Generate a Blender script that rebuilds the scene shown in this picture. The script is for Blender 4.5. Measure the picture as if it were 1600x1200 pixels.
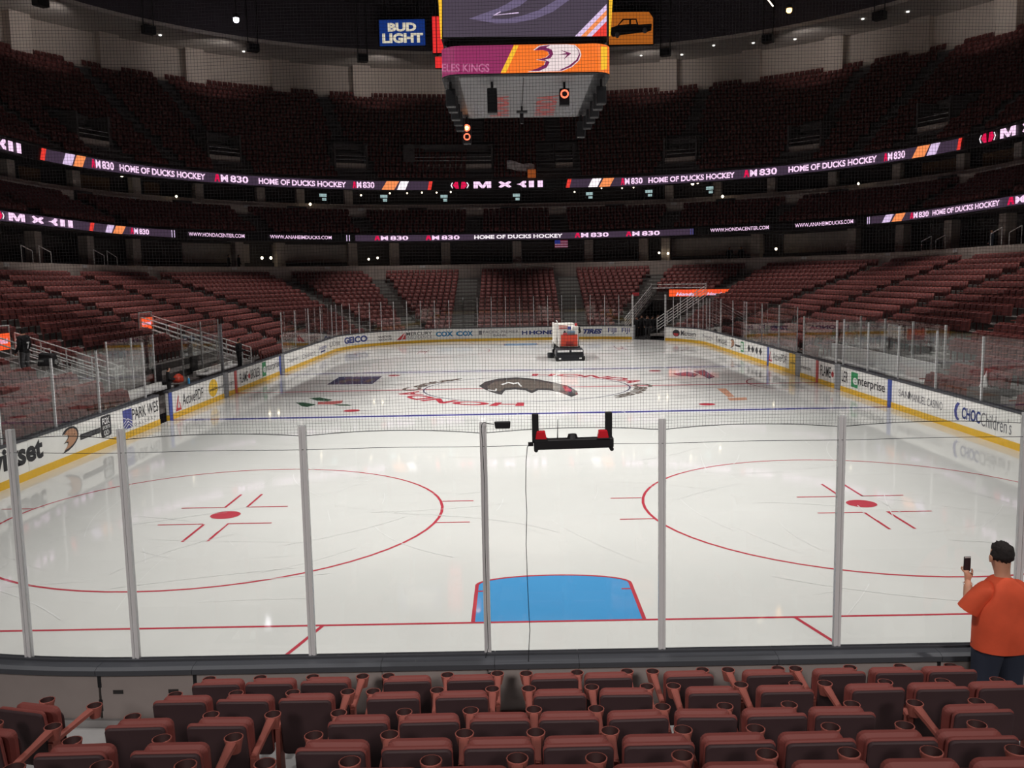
import bpy, bmesh, math, random
import numpy as np
from mathutils import Vector, Matrix
from mathutils.geometry import tessellate_polygon

for o in list(bpy.data.objects):
    bpy.data.objects.remove(o)
scene = bpy.context.scene
COL = scene.collection
rnd = random.Random(7)

# ------------------------------------------------------------------ camera
CP = np.array((-0.58208, -8.76922, 4.850556))
YAW, PIT, ROLL, FPX = -0.00162709, -0.11841976, -0.01845163, 1385.94
def _axes():
    cy, sy, cp, sp = math.cos(YAW), math.sin(YAW), math.cos(PIT), math.sin(PIT)
    f = np.array((sy*cp, cy*cp, sp)); r0 = np.array((cy, -sy, 0)); u0 = np.cross(r0, f)
    r = math.cos(ROLL)*r0 + math.sin(ROLL)*u0
    return r, np.cross(r, f), f
CR, CU, CF = _axes()
cam_d = bpy.data.cameras.new('camera'); cam = bpy.data.objects.new('camera', cam_d); COL.objects.link(cam)
cam_d.sensor_width = 36.0; cam_d.lens = FPX/1600*36.0; cam_d.clip_start = 0.05; cam_d.clip_end = 400
cam.matrix_world = Matrix(((CR[0], CU[0], -CF[0], CP[0]), (CR[1], CU[1], -CF[1], CP[1]), (CR[2], CU[2], -CF[2], CP[2]), (0, 0, 0, 1)))
scene.camera = cam

# ------------------------------------------------------------------ world, exposure, arena lights
w = bpy.data.worlds.new('world'); scene.world = w; w.use_nodes = True
w.node_tree.nodes['Background'].inputs[0].default_value = (0.006, 0.005, 0.006, 1)
w.node_tree.nodes['Background'].inputs[1].default_value = 1.0
vs = scene.view_settings
vs.view_transform = 'Standard'; vs.look = 'None'; vs.gamma = 1.0; vs.use_curve_mapping = False
vs.exposure = 0.0
scene.cycles.max_bounces = 8; scene.cycles.transparent_max_bounces = 24
scene.cycles.diffuse_bounces = 3; scene.cycles.glossy_bounces = 3
scene.cycles.caustics_reflective = False; scene.cycles.caustics_refractive = False
scene.cycles.sample_clamp_indirect = 4.0
try:
    scene.cycles.use_denoising = True
except Exception:
    pass
RINK_W = 19800.0      # watts of each rink light
BOWL_W = 14000.0       # lights over the lower stand
WALL_FILL_W = 180.0        # added fill lights that brighten the upper wall
NEAR_W = 9500.0      # lights over the near stand, behind the camera
def spot(name, loc, target, watts, size, blend, radius, color=(1, 0.97, 0.93)):
    l = bpy.data.lights.new(name, 'SPOT'); l.energy = watts; l.spot_size = math.radians(size); l.spot_blend = blend
    l.shadow_soft_size = radius; l.color = color
    o = bpy.data.objects.new(name, l); COL.objects.link(o); o.location = loc
    o.rotation_euler = (Vector(target)-Vector(loc)).to_track_quat('-Z', 'Y').to_euler()
    return o
for yy in (0, 12, 24, 37, 49, 61):
    for xx in (-17, 17):
        spot('rink_spotlight', (xx, yy, 30.0), (-xx*0.12, 30.5+(yy-30.5)*0.72, 0), RINK_W, 50, 0.9, 0.5)
for xx, yy in ((-20, 9), (20, 9), (-20, 21), (20, 21), (-20, 33), (20, 33), (-20, 45), (20, 45), (-17, 58), (17, 58), (-8, 67), (8, 67)):
    spot('bowl_spotlight', (xx, yy, 30.0), (xx*1.08, yy+(1.5 if yy > 60 else 0), 2), BOWL_W, 42, 0.7, 0.6, (1, 0.93, 0.88))
for xx in (-8, 8):
    spot('near_bowl_spotlight', (xx, -27, 17.0), (xx*0.4, -1.0, 1.2), NEAR_W, 40, 0.9, 2.2, (1, 0.93, 0.88))

# ------------------------------------------------------------------ pixel helpers
def ray(px, py): return CF + (px-800)/FPX*CR + (600-py)/FPX*CU
def at(px, py, axis, v):
    d = ray(px, py); t = (v-CP[axis])/d[axis]; return CP+t*d
def pj(X):
    d = np.asarray(X, float)-CP; wz = d@CF
    return 800+FPX*(d@CR)/wz, 600-FPX*(d@CU)/wz
HX, LY, CRAD = 12.95, 60.96, 8.53
SX, SY0, SY1 = HX-CRAD, CRAD, LY-CRAD
# bowl parameter v: [-3,-2] near left corner, [-2,-1] left side, [-1,0] far left corner, [0,1] far end, [1,2] far right corner, [2,3] right side, [3,4] near right corner
def pos(v, d, z=0.0):
    R = CRAD+d
    if v < -2: a = (v+2)*math.pi/2; return np.array((-SX-R*math.cos(a), SY0+R*math.sin(a), z))
    if v <= -1: return np.array((-HX-d, SY0+(v+2)*(SY1-SY0), z))
    if v < 0: a = (v+1)*math.pi/2; return np.array((-SX-R*math.cos(a), SY1+R*math.sin(a), z))
    if v <= 1: return np.array((-SX+2*SX*v, LY+d, z))
    if v < 2: a = (v-1)*math.pi/2; return np.array((SX+R*math.sin(a), SY1+R*math.cos(a), z))
    if v <= 3: return np.array((HX+d, SY1-(v-2)*(SY1-SY0), z))
    a = (v-3)*math.pi/2; return np.array((SX+R*math.cos(a), SY0-R*math.sin(a), z))
def seg_len(v, d):
    return {-3: (CRAD+d)*math.pi/2, -2: SY1-SY0, -1: (CRAD+d)*math.pi/2, 0: 2*SX, 1: (CRAD+d)*math.pi/2, 2: SY1-SY0, 3: (CRAD+d)*math.pi/2}[math.floor(v)]
def v_at_px(px, d, z):
    lo, hi = -1.98, 2.98
    for _ in range(50):
        m = (lo+hi)/2
        if pj(pos(m, d, z))[0] < px: lo = m
        else: hi = m
    return (lo+hi)/2
def v_side(y): return -2+(y-SY0)/(SY1-SY0)      # left side v from y
def v_right(y): return 2+(SY1-y)/(SY1-SY0)
def frange(a, b, n): return [a+(b-a)*i/n for i in range(n+1)]

# unseen fill lights above the upper deck, added to brighten the back wall
for k in range(18):
    v_ = -1.75+k*4.5/17; a_, b_ = pos(v_, 29.5, 27.4), pos(v_, 36.6, 27.6)
    spot('wall_fill_light', tuple(a_), tuple(b_), WALL_FILL_W, 110, 0.6, 0.4, (1, 0.92, 0.88))

# ------------------------------------------------------------------ materials
def lin(c):
    return tuple((x/12.92 if x <= 0.04045 else ((x+0.055)/1.055)**2.4) for x in c)
def rgb(r, g, b): return lin((r/255, g/255, b/255))
MATS = {}
def mat(name, col, rough=0.6, metal=0.0, emit=0.0, ecol=None, spec=0.5, noise=0.0, nscale=8.0, bump=0.0, ior=1.45):
    if name in MATS: return MATS[name]
    m = bpy.data.materials.new(name); m.use_nodes = True; nt = m.node_tree
    b = nt.nodes['Principled BSDF']
    b.inputs['Base Color'].default_value = (*col, 1); b.inputs['Roughness'].default_value = rough
    b.inputs['Metallic'].default_value = metal; b.inputs['IOR'].default_value = ior
    b.inputs['Specular IOR Level'].default_value = spec
    if emit:
        b.inputs['Emission Color'].default_value = (*(ecol or col), 1); b.inputs['Emission Strength'].default_value = emit
    if noise or bump:
        tc = nt.nodes.new('ShaderNodeTexCoord'); n = nt.nodes.new('ShaderNodeTexNoise')
        n.inputs['Scale'].default_value = nscale; n.inputs['Detail'].default_value = 5
        nt.links.new(tc.outputs['Object'], n.inputs['Vector'])
        if noise:
            r = nt.nodes.new('ShaderNodeMapRange'); r.inputs[1].default_value = 0.3; r.inputs[2].default_value = 0.7
            r.inputs[3].default_value = 1-noise; r.inputs[4].default_value = 1+noise
            nt.links.new(n.outputs[0], r.inputs[0])
            mx = nt.nodes.new('ShaderNodeVectorMath'); mx.operation = 'SCALE'; mx.inputs[0].default_value = col
            nt.links.new(r.outputs[0], mx.inputs['Scale']); nt.links.new(mx.outputs[0], b.inputs['Base Color'])
        if bump:
            bp = nt.nodes.new('ShaderNodeBump'); bp.inputs['Strength'].default_value = bump; bp.inputs['Distance'].default_value = 0.01
            nt.links.new(n.outputs[0], bp.inputs['Height']); nt.links.new(bp.outputs[0], b.inputs['Normal'])
    MATS[name] = m; return m
def led(name, col, strength=1.0):
    return mat(name, (0.01, 0.01, 0.01), 0.5, emit=strength, ecol=col)
def glass_mat():
    m = bpy.data.materials.new('clear_glass'); m.use_nodes = True; nt = m.node_tree; nt.nodes.clear()
    out = nt.nodes.new('ShaderNodeOutputMaterial'); mx = nt.nodes.new('ShaderNodeMixShader')
    tr = nt.nodes.new('ShaderNodeBsdfTransparent'); tr.inputs[0].default_value = (0.965, 0.975, 0.97, 1)
    gl = nt.nodes.new('ShaderNodeBsdfGlossy'); gl.inputs['Roughness'].default_value = 0.01
    g = nt.nodes.new('ShaderNodeNewGeometry'); dt = nt.nodes.new('ShaderNodeVectorMath'); dt.operation = 'DOT_PRODUCT'
    nt.links.new(g.outputs['Incoming'], dt.inputs[0]); nt.links.new(g.outputs['Normal'], dt.inputs[1])
    def mth(op, a, b=None):
        n = nt.nodes.new('ShaderNodeMath'); n.operation = op
        for k, x in enumerate((a, b)):
            if x is None: continue
            if isinstance(x, (int, float)): n.inputs[k].default_value = x
            else: nt.links.new(x, n.inputs[k])
        return n.outputs[0]
    c = mth('SUBTRACT', 1.0, mth('ABSOLUTE', dt.outputs['Value'])); fr = mth('ADD', mth('MULTIPLY', mth('POWER', c, 5.0), 0.96), 0.04)
    nt.links.new(fr, mx.inputs[0]); nt.links.new(tr.outputs[0], mx.inputs[1]); nt.links.new(gl.outputs[0], mx.inputs[2])
    nt.links.new(mx.outputs[0], out.inputs[0]); return m
GLASS = glass_mat()
def ice_mat(name, col, var=True):
    m = bpy.data.materials.new(name); m.use_nodes = True; nt = m.node_tree; b = nt.nodes['Principled BSDF']
    b.inputs['Roughness'].default_value = 0.1; b.inputs['IOR'].default_value = 1.31
    b.inputs['Base Color'].default_value = (*col, 1)
    tc = nt.nodes.new('ShaderNodeTexCoord')
    n = nt.nodes.new('ShaderNodeTexNoise'); n.inputs['Scale'].default_value = 0.35; n.inputs['Detail'].default_value = 6
    nt.links.new(tc.outputs['Object'], n.inputs['Vector'])
    r = nt.nodes.new('ShaderNodeMapRange'); r.inputs[1].default_value = 0.3; r.inputs[2].default_value = 0.7
    r.inputs[3].default_value = 0.965; r.inputs[4].default_value = 1.02
    nt.links.new(n.outputs[0], r.inputs[0])
    mx = nt.nodes.new('ShaderNodeVectorMath'); mx.operation = 'SCALE'; mx.inputs[0].default_value = col
    nt.links.new(r.outputs[0], mx.inputs['Scale']); nt.links.new(mx.outputs[0], b.inputs['Base Color'])
    n2 = nt.nodes.new('ShaderNodeTexNoise'); n2.inputs['Scale'].default_value = 2.2; n2.inputs['Detail'].default_value = 4
    nt.links.new(tc.outputs['Object'], n2.inputs['Vector'])
    r2 = nt.nodes.new('ShaderNodeMapRange'); r2.inputs[1].default_value = 0.3; r2.inputs[2].default_value = 0.7
    r2.inputs[3].default_value = 0.025; r2.inputs[4].default_value = 0.075
    nt.links.new(n2.outputs[0], r2.inputs[0]); nt.links.new(r2.outputs[0], b.inputs['Roughness'])
    MATS[name] = m; return m
ICE = ice_mat('ice_white', (0.86, 0.857, 0.84))
ICE_RED = ice_mat('ice_red', rgb(205, 75, 90)); ICE_BLUE = ice_mat('ice_blue_line', rgb(70, 72, 165))
ICE_CREASE = ice_mat('ice_crease_blue', rgb(88, 170, 232)); ICE_GREY = ice_mat('ice_grey_print', rgb(120, 112, 106))
ICE_DGREY = ice_mat('ice_dark_print', rgb(85, 84, 86)); ICE_NAVY = ice_mat('ice_navy_print', rgb(82, 88, 120))
ICE_GREEN = ice_mat('ice_green_print', rgb(60, 95, 75)); ICE_ORANGE = ice_mat('ice_orange_print', rgb(236, 178, 150))
ICE_SCR = ice_mat('ice_scratch', (0.97, 0.97, 0.965))
M = dict(
    board=mat('board_white', rgb(240, 239, 236), 0.3, noise=0.03, nscale=3), kick=mat('kickplate_yellow', rgb(232, 184, 48), 0.35, noise=0.05),
    cap=mat('cap_rail_black', rgb(72, 74, 80), 0.5), boardback=mat('board_back_grey', rgb(150, 140, 137), 0.55, noise=0.04, nscale=4),
    postal=mat('post_aluminium', rgb(232, 232, 234), 0.4, 0.1), black=mat('black_plastic', rgb(22, 22, 26), 0.5),
    seam=mat('seam_dark', rgb(40, 38, 38), 0.6), rubber=mat('rubber', rgb(24, 24, 24), 0.8),
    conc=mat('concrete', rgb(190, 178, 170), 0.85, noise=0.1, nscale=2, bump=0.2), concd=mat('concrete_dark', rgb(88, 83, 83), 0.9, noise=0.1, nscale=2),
    tread=mat('tread_grey', rgb(105, 100, 98), 0.85, noise=0.12, nscale=3), step=mat('stair_grey', rgb(150, 150, 146), 0.8, noise=0.1, nscale=3),
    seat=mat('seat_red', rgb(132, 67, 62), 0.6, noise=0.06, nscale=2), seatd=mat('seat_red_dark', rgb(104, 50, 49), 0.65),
    shell=mat('seat_shell_maroon', rgb(64, 45, 48), 0.6, noise=0.05), arm=mat('arm_terracotta', rgb(158, 88, 78), 0.55),
    wall=mat('upper_wall', rgb(222, 210, 200), 0.9, noise=0.04, nscale=1), soff=mat('soffit_grey', rgb(205, 197, 190), 0.9),
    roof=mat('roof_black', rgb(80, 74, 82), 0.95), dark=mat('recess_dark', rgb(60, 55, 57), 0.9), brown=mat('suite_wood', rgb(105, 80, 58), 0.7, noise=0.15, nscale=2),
    rail=mat('rail_steel', rgb(235, 235, 235), 0.3, 0.15), net=mat('net_twine', rgb(48, 48, 50), 0.9),
    blueb=mat('stripe_blue', rgb(62, 84, 168), 0.4), redb=mat('stripe_red', rgb(196, 62, 60), 0.4), greyp=mat('gate_post_grey', rgb(140, 142, 146), 0.5),
    tblack=mat('print_black', rgb(45, 45, 50), 0.5), tgrey=mat('print_grey', rgb(120, 120, 126), 0.5), tnavy=mat('print_navy', rgb(44, 62, 132), 0.5),
    tgreen=mat('print_green', rgb(48, 150, 92), 0.5), tred=mat('print_red', rgb(196, 60, 66), 0.5), tcyan=mat('print_cyan', rgb(38, 130, 184), 0.5),
    tyel=mat('print_yellow', rgb(240, 196, 60), 0.5), tgold=mat('print_gold', rgb(186, 140, 110), 0.5), tpurp=mat('print_purple', rgb(72, 78, 150), 0.5),
    twhite=mat('print_white', rgb(236, 236, 236), 0.5), orange=mat('shirt_orange', rgb(214, 84, 52), 0.85, noise=0.06, nscale=9),
    skin=mat('skin', rgb(196, 142, 116), 0.55), hair=mat('hair_dark', rgb(34, 28, 28), 0.9, noise=0.3, nscale=40, bump=0.6), denim=mat('trousers_navy', rgb(40, 46, 62), 0.9),
    jersey=mat('jersey_black', rgb(26, 26, 30), 0.8), greycl=mat('cloth_grey', rgb(95, 95, 98), 0.9), whitecl=mat('cloth_white', rgb(232, 230, 230), 0.9),
    zred=mat('machine_red', rgb(216, 72, 48), 0.45), zwhite=mat('machine_white', rgb(222, 218, 212), 0.45, noise=0.03), zblack=mat('machine_black', rgb(36, 38, 44), 0.5),
    redlens=mat('red_lens', rgb(205, 30, 44), 0.25), floorg=mat('walkway_grey', rgb(150, 148, 148), 0.7, noise=0.08, nscale=4),
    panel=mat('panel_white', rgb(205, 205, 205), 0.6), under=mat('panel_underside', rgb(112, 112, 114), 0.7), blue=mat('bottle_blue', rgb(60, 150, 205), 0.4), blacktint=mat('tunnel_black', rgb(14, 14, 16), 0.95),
)
LED = dict(
    band=led('led_band_purple', rgb(74, 58, 78), 0.75), text=led('led_text_pink', (1.0, 0.68, 0.95), 1.15), white=led('led_white', (1, 0.9, 0.95), 1.15),
    red=led('led_red', rgb(238, 62, 52), 1.0), crimson=led('led_crimson', rgb(228, 20, 80), 1.0), orange=led('led_orange', rgb(255, 150, 90), 1.0),
    oring=led('led_ring_orange', rgb(250, 120, 40), 1.0), magenta=led('led_ring_magenta', rgb(146, 44, 94), 1.0), yellow=led('led_yellow', rgb(255, 196, 50), 1.0),
    pale=led('led_pale', rgb(245, 226, 226), 0.95), plum=led('led_plum', rgb(120, 36, 88), 1.0), pinktxt=led('led_faint_pink', rgb(196, 110, 150), 1.0),
    screen=led('led_screen', rgb(76, 66, 80), 1.0), screen2=led('led_screen_logo', rgb(110, 98, 128), 1.0), lav=led('led_lavender', rgb(226, 200, 238), 1.0),
    budblue=led('sign_blue', rgb(20, 50, 120), 0.9), budtext=led('sign_cream', rgb(224, 214, 190), 0.9), signor=led('sign_orange', rgb(190, 104, 34), 0.75),
    signred=led('sign_red', rgb(235, 50, 50), 1.0), lampw=led('lamp_white', (0.95, 0.9, 1.0), 14), lampo=led('lamp_orange', (1.0, 0.5, 0.15), 7),
    lampy=led('lamp_warm', (1, 0.85, 0.6), 5), fix=led('fixture_red', (1.0, 0.16, 0.08), 2.2), tunnel=led('tunnel_sign_orange', rgb(255, 92, 44), 1.0),
    warm=led('warm_window', rgb(226, 196, 128), 0.8), tv=led('screen_bluegrey', rgb(170, 200, 200), 0.8), edge=led('led_edge_blue', rgb(70, 70, 130), 1.0),
)

# ------------------------------------------------------------------ mesh helpers
class MB:
    def __init__(s): s.v = []; s.f = []; s.m = []
    def add(s, vs, fs, mi=0):
        b = len(s.v); s.v += [tuple(map(float, q)) for q in vs]; s.f += [tuple(i+b for i in f) for f in fs]; s.m += [mi]*len(fs); return s
    def box(s, x0, x1, y0, y1, z0, z1, mi=0):
        return s.add([(x0, y0, z0), (x1, y0, z0), (x1, y1, z0), (x0, y1, z0), (x0, y0, z1), (x1, y0, z1), (x1, y1, z1), (x0, y1, z1)],
                     [(0, 3, 2, 1), (4, 5, 6, 7), (0, 1, 5, 4), (1, 2, 6, 5), (2, 3, 7, 6), (3, 0, 4, 7)], mi)
    def hexa(s, p8, mi=0):   # bottom 4, top 4
        return s.add(p8, [(0, 3, 2, 1), (4, 5, 6, 7), (0, 1, 5, 4), (1, 2, 6, 5), (2, 3, 7, 6), (3, 0, 4, 7)], mi)
    def tube(s, pts, r, n=6, mi=0, cap=True):
        pts = [Vector(p) for p in pts]; rs = r if isinstance(r, (list, tuple)) else [r]*len(pts); rings = []
        up0 = None
        for i, p in enumerate(pts):
            t = (pts[min(i+1, len(pts)-1)]-pts[max(i-1, 0)]).normalized()
            ref = Vector((0, 0, 1)) if abs(t.z) < 0.9 else Vector((1, 0, 0))
            a = t.cross(ref).normalized() if up0 is None else (up0-t*up0.dot(t)).normalized()
            up0 = a; b = t.cross(a)
            rings.append([p+(a*math.cos(2*math.pi*k/n)+b*math.sin(2*math.pi*k/n))*rs[i] for k in range(n)])
        return s.loft(rings, mi, cap)
    def loft(s, rings, mi=0, cap=True):
        n = len(rings[0]); vs = [q for r in rings for q in r]; fs = []
        for i in range(len(rings)-1):
            for k in range(n):
                fs.append((i*n+k, i*n+(k+1) % n, (i+1)*n+(k+1) % n, (i+1)*n+k))
        if cap: fs.append(tuple(range(n-1, -1, -1))); fs.append(tuple((len(rings)-1)*n+k for k in range(n)))
        return s.add(vs, fs, mi)
    def prism(s, poly, fn, depth, mi=0):   # poly 2d, fn(a,b,depth)->xyz
        n = len(poly); tri = tessellate_polygon([[Vector((a, b, 0)) for a, b in poly]])
        vs = [fn(a, b, 0) for a, b in poly]+[fn(a, b, depth) for a, b in poly]
        fs = [tuple(t) for t in tri]+[tuple(i+n for i in reversed(t)) for t in tri]+[(i, (i+1) % n, (i+1) % n+n, i+n) for i in range(n)]
        return s.add(vs, fs, mi)
    def flat(s, poly, fn, mi=0):
        tri = tessellate_polygon([[Vector((a, b, 0)) for a, b in poly]])
        return s.add([fn(a, b) for a, b in poly], [tuple(t) for t in tri], mi)
    def mesh(s, name, mats, smooth=False):
        me = bpy.data.meshes.new(name); me.from_pydata(s.v, [], s.f)
        for m in (mats if isinstance(mats, (list, tuple)) else [mats]): me.materials.append(m)
        if len(me.materials) > 1: me.polygons.foreach_set('material_index', s.m)
        if smooth: me.polygons.foreach_set('use_smooth', [True]*len(me.polygons))
        me.update(); return me
    def build(s, name, mats, parent=None, smooth=False):
        return link(name, s.mesh(name, mats, smooth), parent)
def link(name, me, parent=None, loc=None):
    o = bpy.data.objects.new(name, me); COL.objects.link(o)
    if parent is not None: o.parent = parent
    if loc is not None: o.location = loc
    return o
def tag(o, label=None, cat=None, group=None, kind=None):
    if label: o['label'] = label
    if cat: o['category'] = cat
    if group: o['group'] = group
    if kind: o['kind'] = kind
    return o
def thing(name, label, cat, loc=(0, 0, 0), rz=0, group=None):
    o = bpy.data.objects.new(name, None); COL.objects.link(o); o.location = loc; o.rotation_euler = (0, 0, rz); o.empty_display_size = 0.1
    return tag(o, label, cat, group)
def struct(o): o['kind'] = 'structure'; return o
def copy_tree(o, parent=None):
    c = o.copy(); COL.objects.link(c); c.parent = parent
    for ch in list(o.children): copy_tree(ch, c)
    return c
def smooth_bevel(o, wdt=0.01, seg=2):
    b = o.modifiers.new('bevel', 'BEVEL'); b.width = wdt; b.segments = seg; b.limit_method = 'ANGLE'; return o
def rrect(w, h, r, n=4):
    pts = []
    for cx, cy, a0 in ((w/2-r, h/2-r, 0), (-w/2+r, h/2-r, 90), (-w/2+r, -h/2+r, 180), (w/2-r, -h/2+r, 270)):
        for k in range(n+1):
            a = math.radians(a0+90*k/n); pts.append((cx+r*math.cos(a), cy+r*math.sin(a)))
    return pts
def circ(r, n=24, cx=0, cy=0, ry=None): return [(cx+r*math.cos(2*math.pi*k/n), cy+(ry or r)*math.sin(2*math.pi*k/n)) for k in range(n)]
# text as flat mesh, normalised to its box
_TC = {}
def text2d(s, bold=0.0, shear=0.0, space=1.0):
    key = (s, bold, shear, space)
    if key in _TC: return _TC[key]
    cu = bpy.data.curves.new('lettering', 'FONT'); cu.body = s; cu.offset = bold; cu.shear = shear; cu.space_character = space
    cu.resolution_u = 3; cu.fill_mode = 'BOTH'
    ob = bpy.data.objects.new('lettering', cu); COL.objects.link(ob)
    dg = bpy.context.evaluated_depsgraph_get(); me = ob.evaluated_get(dg).to_mesh()
    vs = np.array([v.co[:2] for v in me.vertices]); fs = [tuple(p.vertices) for p in me.polygons]
    ob.evaluated_get(dg).to_mesh_clear(); bpy.data.objects.remove(ob); bpy.data.curves.remove(cu)
    mn, mxx = vs.min(0), vs.max(0); asp = (mxx[0]-mn[0])/(mxx[1]-mn[1]); vs = (vs-mn)/(mxx-mn)
    _TC[key] = (vs, fs, asp); return _TC[key]
def text_on(mb, s, fn, bold=0.02, shear=0.0, mi=0, space=1.0):
    vs, fs, _ = text2d(s, bold, shear, space)
    return mb.add([fn(a, b) for a, b in vs], fs, mi)
def sweep(profile, vs, mats, name, parent=None, mis=None, closed=False):
    mb = MB(); n = len(profile); rings = [[pos(v, d, z) for d, z in profile] for v in vs]
    V = [q for r in rings for q in r]; F = []; Mi = []
    for i in range(len(vs)-1):
        for k in range(n if closed else n-1):
            k2 = (k+1) % n; F.append((i*n+k, (i+1)*n+k, (i+1)*n+k2, i*n+k2)); Mi.append(mis[k] if mis else 0)
    mb.add(V, F); mb.m = Mi
    if closed:
        mb.add(rings[0], [tuple(range(n))]); mb.add(rings[-1], [tuple(range(n-1, -1, -1))])
    return mb.build(name, mats, parent)
def vrange(a, b, corner=14, straight=2):
    out = [a]; x = math.floor(a)
    while x < b:
        n = corner if x in (-3, -1, 1, 3) else straight
        for k in range(1, n+1):
            q = x+k/n
            if a+1e-6 < q < b-1e-6: out.append(q)
        x += 1
    out.append(b); return out
def skin_mesh(verts, edges, radii, root=0, sub=1):
    me = bpy.data.meshes.new('body'); me.from_pydata(verts, edges, []); ob = bpy.data.objects.new('body', me); COL.objects.link(ob)
    ob.modifiers.new('skin', 'SKIN').use_smooth_shade = True
    sv = me.skin_vertices[0].data
    for i, r in enumerate(radii):
        sv[i].radius = (r, r) if not isinstance(r, tuple) else r
        sv[i].use_root = (i == root)
    sb = ob.modifiers.new('sub', 'SUBSURF'); sb.levels = sub; sb.render_levels = sub
    dg = bpy.context.evaluated_depsgraph_get(); out = bpy.data.meshes.new_from_object(ob.evaluated_get(dg))
    bpy.data.objects.remove(ob); bpy.data.meshes.remove(me)
    out.polygons.foreach_set('use_smooth', [True]*len(out.polygons)); return out

# ================================================================== ICE
def perim(d, n=12):
    out = []
    for a0, cx, cy in ((0, SX, SY1), (90, -SX, SY1), (180, -SX, SY0), (270, SX, SY0)):
        for k in range(n+1):
            a = math.radians(a0+90*k/n); out.append((cx+(CRAD+d)*math.cos(a), cy+(CRAD+d)*math.sin(a)))
    return out
ice = struct(MB().flat(perim(0.05), lambda a, b: (a, b, 0)).build('floor', ICE))
ice['label'] = 'glossy white ice sheet of the rink'
def mark(name, polys, m, z=0.003):
    mb = MB()
    for p in polys: mb.flat(p, lambda a, b: (a, b, z))
    return mb.build(name, m, ice)
def rect(x0, x1, y0, y1): return [(x0, y0), (x1, y0), (x1, y1), (x0, y1)]
def ringpoly(cx, cy, r, wd, a0=0, a1=360, n=64):
    out = []
    for i in range(n):
        t0, t1 = math.radians(a0+(a1-a0)*i/n), math.radians(a0+(a1-a0)*(i+1)/n)
        out.append([(cx+(r-wd/2)*math.cos(t0), cy+(r-wd/2)*math.sin(t0)), (cx+(r+wd/2)*math.cos(t0), cy+(r+wd/2)*math.sin(t0)),
                    (cx+(r+wd/2)*math.cos(t1), cy+(r+wd/2)*math.sin(t1)), (cx+(r-wd/2)*math.cos(t1), cy+(r-wd/2)*math.sin(t1))])
    return out
def xedge(y): return HX if SY0 <= y <= SY1 else SX+math.sqrt(CRAD**2-((SY0-y) if y < SY0 else (y-SY1))**2)
for gy in (3.35, LY-3.35):
    mark('goal_line', [rect(-xedge(gy)+.05, xedge(gy)-.05, gy-.03, gy+.03)], ICE_RED)
for by in (22.86, 38.1):
    mark('blue_line', [rect(-HX+.01, HX-.01, by-.15, by+.15)], ICE_BLUE)
mark('center_line', [rect(-HX+.01, HX-.01, 30.33, 30.63)], ice_mat('ice_red_pale', rgb(205, 120, 130)), 0.0025)
for s in (0, 1):
    F = (lambda y: y) if s == 0 else (lambda y: LY-y)
    arc = [(1.22, 3.38), (1.22, 4.9)]+[(1.22*math.cos(math.radians(t)), 4.9+0.42*math.sin(math.radians(t))) for t in range(8, 180, 8)]+[(-1.22, 4.9), (-1.22, 3.38)]
    arc = [(x, F(y)) for x, y in arc]
    mark('crease', [arc], ICE_CREASE, 0.003)
    b = []
    for i in range(len(arc)-1):
        (x0, y0), (x1, y1) = arc[i], arc[i+1]; dx, dy = x1-x0, y1-y0; L = math.hypot(dx, dy); nx, ny = -dy/L*.028, dx/L*.028
        b.append([(x0-nx, y0-ny), (x1-nx, y1-ny), (x1+nx, y1+ny), (x0+nx, y0+ny)])
    b += [rect(-1.22+.03, -1.05, F(4.62)-.025, F(4.62)+.025), rect(1.05, 1.19, F(4.62)-.025, F(4.62)+.025)]
    mark('crease_outline', b, ICE_RED, 0.005)
    for sx in (-1, 1):
        mark('trapezoid_line', [[(sx*3.32, F(3.35)), (sx*3.38, F(3.35)), (sx*4.3, F(0.05)), (sx*4.24, F(0.05))]], ICE_RED, 0.0035)
        cx, cy = sx*6.71, 9.45
        mark('face_off_circle', [[(x, F(y)) for x, y in q] for q in ringpoly(cx, cy, 4.57, 0.06)], ICE_RED, 0.003)
        mark('face_off_spot', [[(x, F(y)) for x, y in circ(0.31, 24, cx, cy+.05)]], ICE_RED, 0.004)
        L = []
        for qx in (-1, 1):
            for qy in (-1, 1):
                L.append(rect(*sorted((cx+qx*.24, cx+qx*1.16)), *sorted((F(cy+qy*.66), F(cy+qy*.66+.055)))))
                L.append(rect(*sorted((cx+qx*.24, cx+qx*.24+.055)), *sorted((F(cy+qy*.66), F(cy+qy*1.86)))))
                L.append(rect(*sorted((cx+qx*4.52, cx+qx*5.2)), *sorted((F(cy+qy*.86), F(cy+qy*.86+.055)))))
        mark('face_off_hash', L, ICE_RED, 0.0045)
        mark('face_off_spot', [circ(0.31, 24, sx*6.71, F(24.38))], ICE_RED, 0.004)
mark('face_off_circle', ringpoly(0, 30.48, 4.57, 0.07), ICE_NAVY, 0.003)
mark('referee_crease', ringpoly(HX, 30.48, 3.05, 0.06, 90, 270, 24), ICE_RED, 0.003)
def icepx(*pts, z=0): return [tuple(at(px, py, 2, 0)[:2]) for px, py in pts]
def q5(pts): return icepx(*[(600+x/3.8095, 560+y/3.81) for x, y in pts])
logo = [(565, 165), (600, 140), (680, 120), (790, 113), (900, 122), (1020, 145), (1100, 165), (1150, 195), (1155, 215), (1115, 230), (1080, 215), (1040, 200), (980, 190), (920, 188), (880, 208), (840, 190), (780, 185), (720, 190), (700, 217), (650, 205), (600, 185)]
mark('ice_logo', [q5(logo)], ICE_DGREY, 0.004)
inner = [(615, 165), (660, 138), (790, 124), (900, 132), (1010, 152), (1045, 170), (1040, 188), (980, 180), (915, 178), (880, 192), (850, 180), (780, 172), (715, 178), (690, 200), (650, 190), (620, 180)]
mark('ice_logo_fill', [q5(inner)], ICE_GREY, 0.005)
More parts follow.
